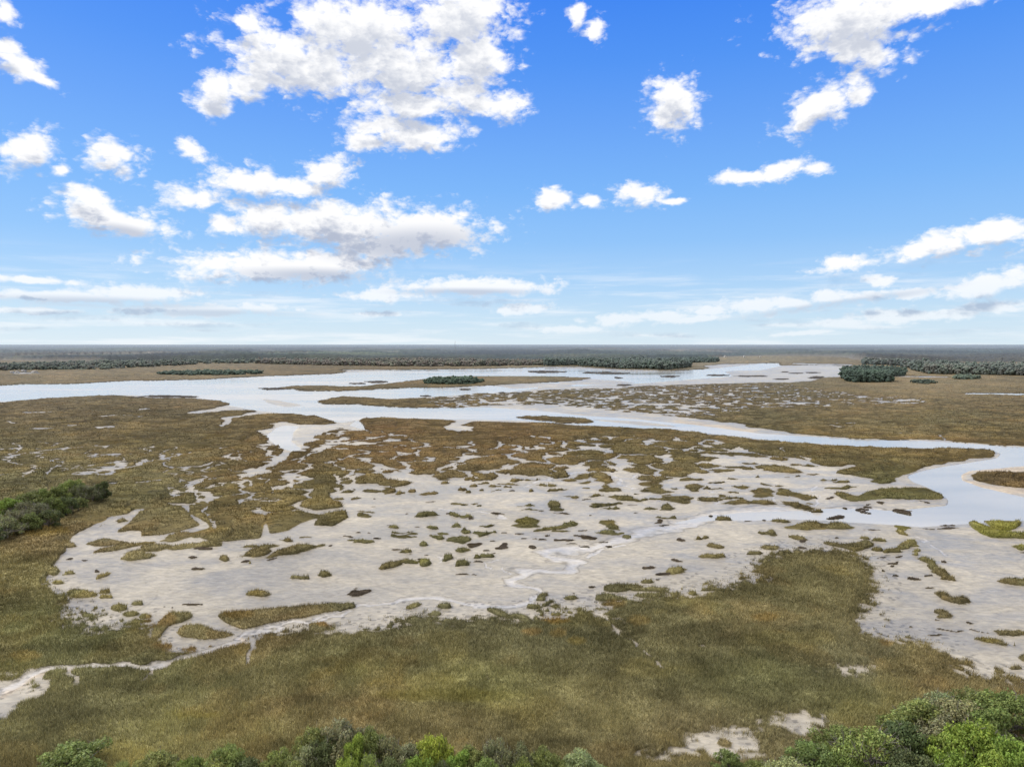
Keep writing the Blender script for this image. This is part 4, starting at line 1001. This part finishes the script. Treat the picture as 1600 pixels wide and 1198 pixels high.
wood('woodland', [(1312,592),(1330,598),(1370,598.5),(1398,597.5),(1385,590),(1420,586),(1400,581),(1345,580),(1318,584)], 330, 11, 18, [G4*dk*.95, G2*dk*.9, G4*dk], 'green wooded knoll at the right end of the bay', 4, 7.5)
wood('shrub_islet', [(240,585.3),(300,587),(360,586.5),(412,584.5),(400,582),(300,581.5),(255,583)], 130, 5, 9, [G4*dk, G2*dk], 'low green shrub islet in the far left marsh', 4, 7)
wood('shrub_islet', [(660,600),(700,601.5),(740,600.5),(754,597.5),(740,594),(690,594.5),(670,597)], 120, 6, 10, [G4*dk*1.1, G2*dk], 'green shrub islet on the strip of marsh in the river', 3.5, 6)
wood('shrub_islet', [(1424,599),(1445,600.5),(1462,599.5),(1450,597.5),(1430,597)], 34, 4, 7, [G1*dk, G2*dk], 'small round shrub patch in the tan marsh on the right', 3, 5)
wood('shrub_islet', [(1490,592.5),(1510,594),(1532,593),(1525,591),(1500,590.5)], 40, 5, 8, [G1*dk, G2*dk], 'shrub patch in tan marsh just below the right hand wood', 3, 6)
log('woods')
# far canopy that closes the horizon
fpx = np.arange(-320, 1921, 2.0)
fpy = np.concatenate([[538.42, 538.5, 538.6, 538.75], np.arange(539, 545, .25), np.arange(545, 566, .3)])
QX, QY = np.meshgrid(fpx, fpy); qx_, qy_ = ground(QX, QY); qd = np.hypot(qx_, qy_)
r1, r2, rid = voronoi(qx_, qy_, 16, 21)
patch = fbm(qx_, qy_/2.2, 420, 907, 4)
openf = np.zeros_like(QX)
def spot2(cx, cy, rx, ry): return np.clip(1.6-1.6*(np.abs((QX-cx)/rx)**2.5+np.abs((QY-cy)/ry)**2.5), 0, 1)
for s in [(50,567.5,150,3.2),(-100,566,200,4),(1220,562,130,7),(1300,566,60,6),(560,553.5,70,2.4),(130,562,50,.8),(410,548,20,.8),(900,560,70,1.2),(1180,568,160,3),(860,549,30,.7)]:
    openf = np.maximum(openf, spot2(*s))
openf = np.clip(openf+(sstep(.33, .45, fbm(qx_, qy_/3, 600, 977, 3)))*.9*(qd < 9000), 0, 1)
tz = (13+patch*22+(1-np.clip(r1, 0, 1))*5*np.clip(3000/qd, .3, 1)+(rid-.5)*6)*(1-sstep(.3, .6, openf))
tz = np.where(openf > .5, .1, tz)
tz[-1] = 0; tz[-2] *= .8
cA, cB, cD = lin((84, 92, 68))*.6, lin((62, 74, 58))*.6, lin((112, 96, 80))*.6
k = sstep(-.25, .25, fbm(qx_, qy_/2, 300, 931))[..., None]; kb = sstep(.05, .3, fbm(qx_, qy_/2, 700, 951))[..., None]
fc = cA*k+cB*(1-k); fc = fc*(1-kb*.5)+cD*kb*.5
fc = fc*(1+np.clip(fbm(qx_, qy_/3.0, 700, 881, 4)[..., None]*2.0+fbm(qx_/5.0, qy_, 260, 887, 3)[..., None]*1.4, -.75, 1.5))*(1+(rid-.5)[..., None]*.7+vnoise(qx_, qy_, 40, 3)[..., None]*.4)
of = sstep(.3, .6, openf)[..., None]
fc = fc*(1-of)+lin((158, 144, 122))*.75*of
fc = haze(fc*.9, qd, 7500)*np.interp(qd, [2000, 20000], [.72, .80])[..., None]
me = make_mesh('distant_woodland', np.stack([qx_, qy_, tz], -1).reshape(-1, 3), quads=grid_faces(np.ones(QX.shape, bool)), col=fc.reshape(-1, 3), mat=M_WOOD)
link('distant_woodland', me, kind='stuff', label='blue grey wooded lowland spreading to the horizon')
log('far')

# ------------------------------------------------------------------ far shore houses and the mast
M_WALL = mat_flat('white painted wall', (.55, .55, .53), .7); M_ROOF = mat_flat('grey shingle roof', (.28, .27, .27), .9); M_STEEL = mat_flat('galvanised steel', (.25, .25, .26), .6); M_PANE = mat_flat('dark window glass', (.06, .07, .08), .2)
def boxv(x0, x1, y0, y1, z0, z1): return [(x0,y0,z0),(x1,y0,z0),(x1,y1,z0),(x0,y1,z0),(x0,y0,z1),(x1,y0,z1),(x1,y1,z1),(x0,y1,z1)]
BQ = [(0,3,2,1),(4,5,6,7),(0,1,5,4),(1,2,6,5),(2,3,7,6),(3,0,4,7)]
def house(px, py, w, dp, h, label):
    x, y = ground(px, py)
    root = bpy.data.objects.new('white_house', None); C.objects.link(root); root.location = (x, y, 0); root.rotation_euler = (0, 0, random.uniform(-.4, .4))
    root['label'] = label; root['category'] = 'house'; root['group'] = 'white houses on the far shore'
    link('wall', make_mesh('wall', np.array(boxv(-w/2, w/2, -dp/2, dp/2, 0, h)), quads=np.array(BQ), mat=M_WALL), root)
    rv = [(-w/2-.5,-dp/2-.5,h+.02),(w/2+.5,-dp/2-.5,h+.02),(w/2+.5,dp/2+.5,h+.02),(-w/2-.5,dp/2+.5,h+.02),(-w/2-.5,0,h+dp*.32),(w/2+.5,0,h+dp*.32)]
    link('roof', make_mesh('roof', np.array(rv), quads=np.array([(0,1,5,4),(2,3,4,5),(0,3,2,1)]), tris=np.array([(0,4,3),(1,2,5)]), mat=M_ROOF), root)
    for k in (-1, 0, 1):
        wx_ = k*w*.3
        link('window', make_mesh('window', np.array(boxv(wx_-w*.06, wx_+w*.06, -dp/2-.06, -dp/2+.02, h*.45, h*.78)), quads=np.array(BQ), mat=M_PANE), root)
for i, (px, py, w, dp, h, l) in enumerate([
    (7,578,7,6,4.5,'small white house at the left edge of the far shore'), (19,583.5,6,5,3.5,'white boathouse low on the mud at the far left'), (27,583,6,5,3.5,'second white boathouse on the mud at the far left'), (37,581.5,9,6,3.5,'long white shed right of the boathouses at the far left'),
    (54,583,12,6,3,'long low white shed lying on the far left marsh edge'), (109,560,26,12,15,'white building among the hazy woods above the left marsh'), (235,556,18,12,16,'white house in the hazy woods right of the left marsh neck'), (286,564,14,10,13,'pale house at the edge of the woods behind the long shrub islet'),
    (1586,559.5,20,12,17,'bright white house in the dark woods at the far right'), (1133,559,8,7,9,'small white house left of the pale inlet marsh'), (1163,559,7,7,9,'small white house behind the pale inlet marsh'), (1188,559,7,7,8,'small white house right of centre behind the pale inlet marsh'),
    (1380,561,14,10,15,'pale house just behind the left end of the right hand wood')]):
    house(px, py, w, dp, h, l)
mx_, my_ = ground(711, 549)
root = bpy.data.objects.new('radio_mast', None); C.objects.link(root); root.location = (mx_, my_, 0); root['label'] = 'thin radio mast rising above the hazy horizon woods'; root['category'] = 'mast'
v, q, nb = [], [], 0
def addt(a, b, r_):
    global nb
    x1, y1 = tube_np([a, b], [r_, r_], 5); v.append(x1); q.append(y1+nb); nb += len(x1)
for k in range(3):
    t_ = k*2.094; addt((math.cos(t_)*2, math.sin(t_)*2, 0), (math.cos(t_)*1.4, math.sin(t_)*1.4, 84), .45)
for z in range(0, 80, 6):
    for k in range(3):
        t_ = k*2.094; t2 = t_+2.094; addt((math.cos(t_)*1.8, math.sin(t_)*1.8, z), (math.cos(t2)*1.8, math.sin(t2)*1.8, z+6), .25)
link('lattice', make_mesh('lattice', np.concatenate(v), quads=np.concatenate(q), mat=M_STEEL), root)
a_, b_ = tube_np([(0, 0, 80), (0, 0, 96)], [.6, .4], 6)
link('antenna', make_mesh('antenna', a_, quads=b_, mat=M_STEEL), root)
log('houses')

# ------------------------------------------------------------------ sun, sky and clouds
SUN_EL, SUN_AZ = math.radians(43), math.radians(-62)      # azimuth from +Y, negative = left
ld = bpy.data.lights.new('sun', 'SUN'); ld.energy = 3.3; ld.angle = math.radians(.6); ld.color = (1.0, .955, .89)
lo = bpy.data.objects.new('sun', ld); C.objects.link(lo)
sd = (math.sin(SUN_AZ)*math.cos(SUN_EL), math.cos(SUN_AZ)*math.cos(SUN_EL), math.sin(SUN_EL))
from mathutils import Vector
lo.rotation_euler = Vector(sd).to_track_quat('Z', 'Y').to_euler()

wld = bpy.data.worlds.new('World'); scn.world = wld; wld.use_nodes = True
nt = wld.node_tree; bg = nt.nodes['Background']; bg.inputs['Strength'].default_value = .1
sky = nt.nodes.new('ShaderNodeTexSky'); sky.sky_type = 'NISHITA'; sky.sun_disc = False
sky.sun_elevation = SUN_EL; sky.sun_rotation = SUN_AZ; sky.altitude = 60; sky.air_density = 1.0; sky.dust_density = .6; sky.ozone_density = 2.0
tc = nt.nodes.new('ShaderNodeTexCoord')
nrm = nt.nodes.new('ShaderNodeVectorMath'); nrm.operation = 'NORMALIZE'; nt.links.new(tc.outputs['Generated'], nrm.inputs[0])
sep = nt.nodes.new('ShaderNodeSeparateXYZ'); nt.links.new(nrm.outputs[0], sep.inputs[0])
def math_(op, a, b=None, c=None, clamp=False, tree=None):
    tree = tree or nt
    n = tree.nodes.new('ShaderNodeMath'); n.operation = op; n.use_clamp = clamp
    for i, v in enumerate((a, b, c)):
        if v is None: continue
        if isinstance(v, (int, float)): n.inputs[i].default_value = v
        else: tree.links.new(v, n.inputs[i])
    return n.outputs[0]
az = math_('ARCTAN2', sep.outputs[0], sep.outputs[1]); el = math_('ARCSINE', sep.outputs[2])
# clear sky: Nishita deepened to the strong blue of the day
def photo_dir(px, py):
    x, y, z = ray(px, py); L = math.sqrt(x*x+y*y+z*z)
    return math.atan2(x, y), math.asin(z/L)
ramp = nt.nodes.new('ShaderNodeValToRGB')
er = math_('DIVIDE', el, math.radians(60), clamp=True); nt.links.new(er, ramp.inputs[0])
stops = [(538, (222, 240, 252)), (500, (204, 231, 252)), (450, (178, 217, 254)), (380, (146, 199, 255)), (300, (124, 185, 255)), (200, (104, 167, 253)), (100, (80, 151, 251)), (0, (62, 137, 249))]
els = ramp.color_ramp.elements
for i, (py, c) in enumerate(stops):
    pos = max(photo_dir(800, py)[1]/math.radians(60), 0)
    e = els[i] if i < 2 else els.new(pos)
    e.position = pos; e.color = tuple(lin(c)*10)+(1,)
e = els.new(1.0); e.color = tuple(lin((40, 100, 220))*10)+(1,)
mixs = nt.nodes.new('ShaderNodeMix'); mixs.data_type = 'RGBA'; mixs.inputs[0].default_value = .9
# unseen bright cloud overhead and behind the camera, added to brighten the land
up = nt.nodes.new('ShaderNodeMapRange'); up.interpolation_type = 'SMOOTHSTEP'; up.inputs[1].default_value = math.radians(30); up.inputs[2].default_value = math.radians(44); nt.links.new(el, up.inputs[0])
bk = nt.nodes.new('ShaderNodeMapRange'); bk.interpolation_type = 'SMOOTHSTEP'; bk.inputs[1].default_value = .25; bk.inputs[2].default_value = -.2; nt.links.new(sep.outputs[1], bk.inputs[0])
upb = math_('MAXIMUM', up.outputs[0], bk.outputs[0])
vn = nt.nodes.new('ShaderNodeTexNoise'); vn.inputs['Scale'].default_value = 3.5; vn.inputs['Detail'].default_value = 5; nt.links.new(nrm.outputs[0], vn.inputs['Vector'])
vr = nt.nodes.new('ShaderNodeMapRange'); vr.interpolation_type = 'SMOOTHSTEP'; vr.inputs[1].default_value = .3; vr.inputs[2].default_value = .5; nt.links.new(vn.outputs['Fac'], vr.inputs[0])
overhead = math_('MULTIPLY', upb, vr.outputs[0])
nt.links.new(sky.outputs[0], mixs.inputs[6]); nt.links.new(ramp.outputs[0], mixs.inputs[7])

CL = [(470,100,110,46,-5),(560,50,112,60,0),(625,110,95,60,0),(400,128,62,24,25),(338,145,34,28,30),(335,168,28,14,0),(715,25,80,55,0),(745,90,46,50,0),(722,148,62,26,-8),(792,165,28,22,0),(640,165,80,22,0),(590,195,44,16,10),(385,38,30,14,0),
 (650,210,66,24,5),(568,222,36,14,0),(30,100,36,22,-15),(52,118,36,10,-20),(12,75,26,12,0),(8,22,22,18,0),(42,236,44,27,20),(8,236,20,14,0),(94,267,14,9,0),(178,243,38,26,0),(300,236,24,14,-15),
 (140,305,38,16,-10),(150,332,46,20,0),(190,346,78,22,-8),(300,308,40,18,0),(388,284,60,22,0),(455,292,66,16,0),(508,270,40,22,20),(350,352,26,16,0),(440,345,84,24,-6),(540,352,130,36,0),(665,360,92,34,0),(600,385,105,22,6),
 (430,418,150,24,0),(525,408,85,18,0),(340,415,52,14,0),(60,438,72,6,-2),(80,463,120,10,0),(225,458,100,13,0),(50,486,80,5,0),(320,484,140,10,2),(598,462,60,10,0),(745,448,122,13,0),(600,491,45,4,0),(812,483,46,10,0),
 (903,22,13,20,-20),(928,46,14,20,-20),(1050,165,36,40,25),(1285,162,62,28,25),(1342,152,20,16,0),(1335,28,105,46,0),(1330,75,72,26,-20),(1430,12,95,18,0),(862,312,26,18,0),(924,314,20,10,0),(1000,304,36,17,-5),(1052,315,16,6,0),
 (1165,277,42,10,0),(1218,268,42,14,12),(1276,263,24,9,5),(1308,413,36,13,10),(1376,439,24,12,0),(1455,385,72,18,14),(1560,362,60,22,5),(1550,443,75,17,8),(1425,458,42,9,0),(1360,462,38,9,0),(1300,465,50,13,0),(1235,473,40,11,0),(1180,478,44,13,0),(1110,486,40,8,0),(1040,495,52,9,0),(970,500,44,9,0),(890,515,50,6,0),(1400,494,66,11,0),(1320,505,50,7,0),(1560,480,60,10,0),(1490,490,50,8,0),
 (330,60,0,0,0),(1090,498,70,6,4),(1260,520,60,4,4)]
CL = [c for c in CL if c[2] > 0]
# node group: lowest elliptical distance to any cloud core
grp = bpy.data.node_groups.new('cloud_cores', 'ShaderNodeTree')
grp.interface.new_socket('Vector', in_out='INPUT', socket_type='NodeSocketVector')
grp.interface.new_socket('Value', in_out='OUTPUT', socket_type='NodeSocketFloat')
gi = grp.nodes.new('NodeGroupInput'); go = grp.nodes.new('NodeGroupOutput')
acc = None; vec_ = gi.outputs[0]
for ci, (cx, cy, rx, ry, rot) in enumerate(CL):
    if ci and ci % 12 == 0:        # keeps the shader's working memory small
        vm = grp.nodes.new('ShaderNodeVectorMath'); vm.operation = 'MULTIPLY_ADD'; vm.inputs[1].default_value = (1e-9,)*3
        grp.links.new(acc, vm.inputs[0]); grp.links.new(vec_, vm.inputs[2]); vec_ = vm.outputs[0]
    a0, e0 = photo_dir(cx, cy); a1, _ = photo_dir(cx+rx, cy); a2, _ = photo_dir(cx-rx, cy); _, e1 = photo_dir(cx, cy-ry); _, e2 = photo_dir(cx, cy+ry)
    ra, re = max(abs(a1-a2)/2, 1e-4)*1.10, max(abs(e1-e2)/2, 1e-4)*1.10
    mp = grp.nodes.new('ShaderNodeMapping'); mp.vector_type = 'TEXTURE'
    mp.inputs['Location'].default_value = (a0, e0, 0); mp.inputs['Rotation'].default_value = (0, 0, math.radians(rot)); mp.inputs['Scale'].default_value = (ra, re, 1)
    grp.links.new(vec_, mp.inputs['Vector'])
    ln = grp.nodes.new('ShaderNodeVectorMath'); ln.operation = 'LENGTH'; grp.links.new(mp.outputs[0], ln.inputs[0])
    if acc is None: acc = ln.outputs['Value']
    else:
        acc = math_('SMOOTH_MIN', acc, ln.outputs['Value'], .14, tree=grp) if rx > 50 else math_('MINIMUM', acc, ln.outputs['Value'], tree=grp)
grp.links.new(acc, go.inputs[0])
def cloud(offset, detail):
    cb = nt.nodes.new('ShaderNodeCombineXYZ'); nt.links.new(az, cb.inputs[0])
    nt.links.new(math_('ADD', el, offset) if offset else el, cb.inputs[1])
    # domain warp by noise so that edges curl
    sc = nt.nodes.new('ShaderNodeVectorMath'); sc.operation = 'MULTIPLY'; nt.links.new(cb.outputs[0], sc.inputs[0]); sc.inputs[1].default_value = (1, 1.7, 1)
    nz_ = nt.nodes.new('ShaderNodeTexNoise'); nz_.inputs['Scale'].default_value = 25; nz_.inputs['Detail'].default_value = detail; nz_.inputs['Roughness'].default_value = .64; nz_.inputs['Distortion'].default_value = .15
    nt.links.new(sc.outputs[0], nz_.inputs['Vector'])
    g = nt.nodes.new('ShaderNodeGroup'); g.node_tree = grp; nt.links.new(cb.outputs[0], g.inputs[0])
    f = math_('SUBTRACT', 1.0, g.outputs[0])
    f = math_('MULTIPLY_ADD', math_('MAXIMUM', f, 0.0), .55, math_('MAXIMUM', f, -1.2))
    n = math_('MULTIPLY_ADD', nz_.outputs['Fac'], 2.9, -1.36)
    # rounded billows on top of the wispy noise
    wv_ = nt.nodes.new('ShaderNodeVectorMath'); wv_.operation = 'MULTIPLY_ADD'; nt.links.new(nz_.outputs['Color'], wv_.inputs[0]); wv_.inputs[1].default_value = (.035, .035, 0); nt.links.new(sc.outputs[0], wv_.inputs[2])
    vo = nt.nodes.new('ShaderNodeTexVoronoi'); vo.voronoi_dimensions = '2D'; vo.inputs['Scale'].default_value = 42; vo.inputs['Detail'].default_value = 2.5; vo.inputs['Roughness'].default_value = .6
    nt.links.new(wv_.outputs[0], vo.inputs['Vector'])
    n = math_('ADD', n, math_('MULTIPLY_ADD', vo.outputs['Distance'], -.70, .55))
    return math_('ADD', f, n)
d0 = cloud(0, 8); d1 = cloud(.022, 4)
al = nt.nodes.new('ShaderNodeMapRange'); al.interpolation_type = 'SMOOTHSTEP'; al.inputs[1].default_value = -.32; al.inputs[2].default_value = .80; nt.links.new(d0, al.inputs[0])
sh = nt.nodes.new('ShaderNodeMapRange'); sh.interpolation_type = 'SMOOTHSTEP'; sh.inputs[1].default_value = .0; sh.inputs[2].default_value = 1.6
nt.links.new(d1, sh.inputs[0])
# bottoms get greyer low in the sky, where the flat bases face us
lowk = nt.nodes.new('ShaderNodeMapRange'); lowk.inputs[1].default_value = math.radians(3); lowk.inputs[2].default_value = math.radians(26); lowk.inputs[3].default_value = 1.0; lowk.inputs[4].default_value = .55
nt.links.new(el, lowk.inputs[0])
acc2 = None
cv = nt.nodes.new('ShaderNodeCombineXYZ'); nt.links.new(az, cv.inputs[0]); nt.links.new(el, cv.inputs[1])
for (cx, cy, rx, ry, rot) in [(640,384,150,34,4),(500,432,150,16,0),(150,474,230,12,0),(330,490,190,9,0),(730,457,130,8,0),(200,364,70,14,-8),(1280,480,200,8,8),(1480,400,90,8,12)]:
    a0, e0 = photo_dir(cx, cy); a1, _ = photo_dir(cx+rx, cy); a2, _ = photo_dir(cx-rx, cy); _, e1 = photo_dir(cx, cy-ry); _, e2 = photo_dir(cx, cy+ry)
    mp = nt.nodes.new('ShaderNodeMapping'); mp.vector_type = 'TEXTURE'
    mp.inputs['Location'].default_value = (a0, e0, 0); mp.inputs['Rotation'].default_value = (0, 0, math.radians(rot)); mp.inputs['Scale'].default_value = (abs(a1-a2)/2, abs(e1-e2)/2, 1)
    nt.links.new(cv.outputs[0], mp.inputs['Vector'])
    ln = nt.nodes.new('ShaderNodeVectorMath'); ln.operation = 'LENGTH'; nt.links.new(mp.outputs[0], ln.inputs[0])
    acc2 = ln.outputs['Value'] if acc2 is None else math_('MINIMUM', acc2, ln.outputs['Value'])
sh2 = nt.nodes.new('ShaderNodeMapRange'); sh2.interpolation_type = 'SMOOTHSTEP'; sh2.inputs[1].default_value = 1.25; sh2.inputs[2].default_value = .2; sh2.inputs[3].default_value = 0; sh2.inputs[4].default_value = .7
nt.links.new(acc2, sh2.inputs[0])
shade = math_('MAXIMUM', math_('MULTIPLY', sh.outputs[0], lowk.outputs[0], clamp=True), sh2.outputs[0])
cc = nt.nodes.new('ShaderNodeMix'); cc.data_type = 'RGBA'; nt.links.new(shade, cc.inputs[0])
cc.inputs[6].default_value = tuple(lin((254, 254, 255))*10.4)+(1,); cc.inputs[7].default_value = tuple(lin((170, 181, 204))*10)+(1,)
fade = nt.nodes.new('ShaderNodeMapRange'); fade.inputs[1].default_value = math.radians(-.2); fade.inputs[2].default_value = math.radians(6); fade.inputs[3].default_value = .35; fade.inputs[4].default_value = 1.0
nt.links.new(el, fade.inputs[0])
alpha = math_('MULTIPLY', al.outputs[0], fade.outputs[0])
# thin veils of far cloud just above the horizon
hv = nt.nodes.new('ShaderNodeVectorMath'); hv.operation = 'MULTIPLY'; nt.links.new(cv.outputs[0], hv.inputs[0]); hv.inputs[1].default_value = (5, 62, 1)
hn = nt.nodes.new('ShaderNodeTexNoise'); hn.inputs['Scale'].default_value = 1.0; hn.inputs['Detail'].default_value = 6; hn.inputs['Roughness'].default_value = .6; nt.links.new(hv.outputs[0], hn.inputs['Vector'])
hm = nt.nodes.new('ShaderNodeMapRange'); hm.interpolation_type = 'SMOOTHSTEP'; hm.inputs[1].default_value = .45; hm.inputs[2].default_value = .68; hm.inputs[4].default_value = .5; nt.links.new(hn.outputs['Fac'], hm.inputs[0])
hw = nt.nodes.new('ShaderNodeMapRange'); hw.interpolation_type = 'SMOOTHSTEP'; hw.inputs[1].default_value = math.radians(7.5); hw.inputs[2].default_value = math.radians(3.0); nt.links.new(el, hw.inputs[0])
alpha = math_('MAXIMUM', alpha, math_('MULTIPLY', hm.outputs[0], hw.outputs[0]))
mc2 = nt.nodes.new('ShaderNodeMix'); mc2.data_type = 'RGBA'; nt.links.new(alpha, mc2.inputs[0]); nt.links.new(mixs.outputs[2], mc2.inputs[6]); nt.links.new(cc.outputs[2], mc2.inputs[7])
mo = nt.nodes.new('ShaderNodeMix'); mo.data_type = 'RGBA'; nt.links.new(overhead, mo.inputs[0]); nt.links.new(mc2.outputs[2], mo.inputs[6]); mo.inputs[7].default_value = (12.5, 11.9, 11.0, 1)
nt.links.new(mo.outputs[2], bg.inputs['Color'])
wld.cycles.sampling_method = 'MANUAL'; wld.cycles.sample_map_resolution = 512

# ------------------------------------------------------------------ camera and output
cd = bpy.data.cameras.new('camera'); cam = bpy.data.objects.new('camera', cd); C.objects.link(cam)
cam.location = (0, 0, H); cam.rotation_euler = (math.pi/2-PITCH, 0, 0)
cd.sensor_fit = 'HORIZONTAL'; cd.sensor_width = 36; cd.lens = FPX/1600*36; cd.clip_start = 1; cd.clip_end = 400000
scn.camera = cam
scn.view_settings.view_transform = 'Standard'; scn.view_settings.look = 'None'; scn.view_settings.exposure = 0
scn.render.engine = 'CYCLES'
scn.cycles.max_bounces = 4; scn.cycles.diffuse_bounces = 2; scn.cycles.glossy_bounces = 2; scn.cycles.transmission_bounces = 2
scn.cycles.use_adaptive_sampling = True; scn.cycles.adaptive_threshold = .02
scn.cycles.use_denoising = True; scn.cycles.denoiser = 'OPENIMAGEDENOISE'; scn.cycles.denoising_input_passes = 'RGB_ALBEDO_NORMAL'; scn.cycles.denoising_prefilter = 'ACCURATE'
log('done')
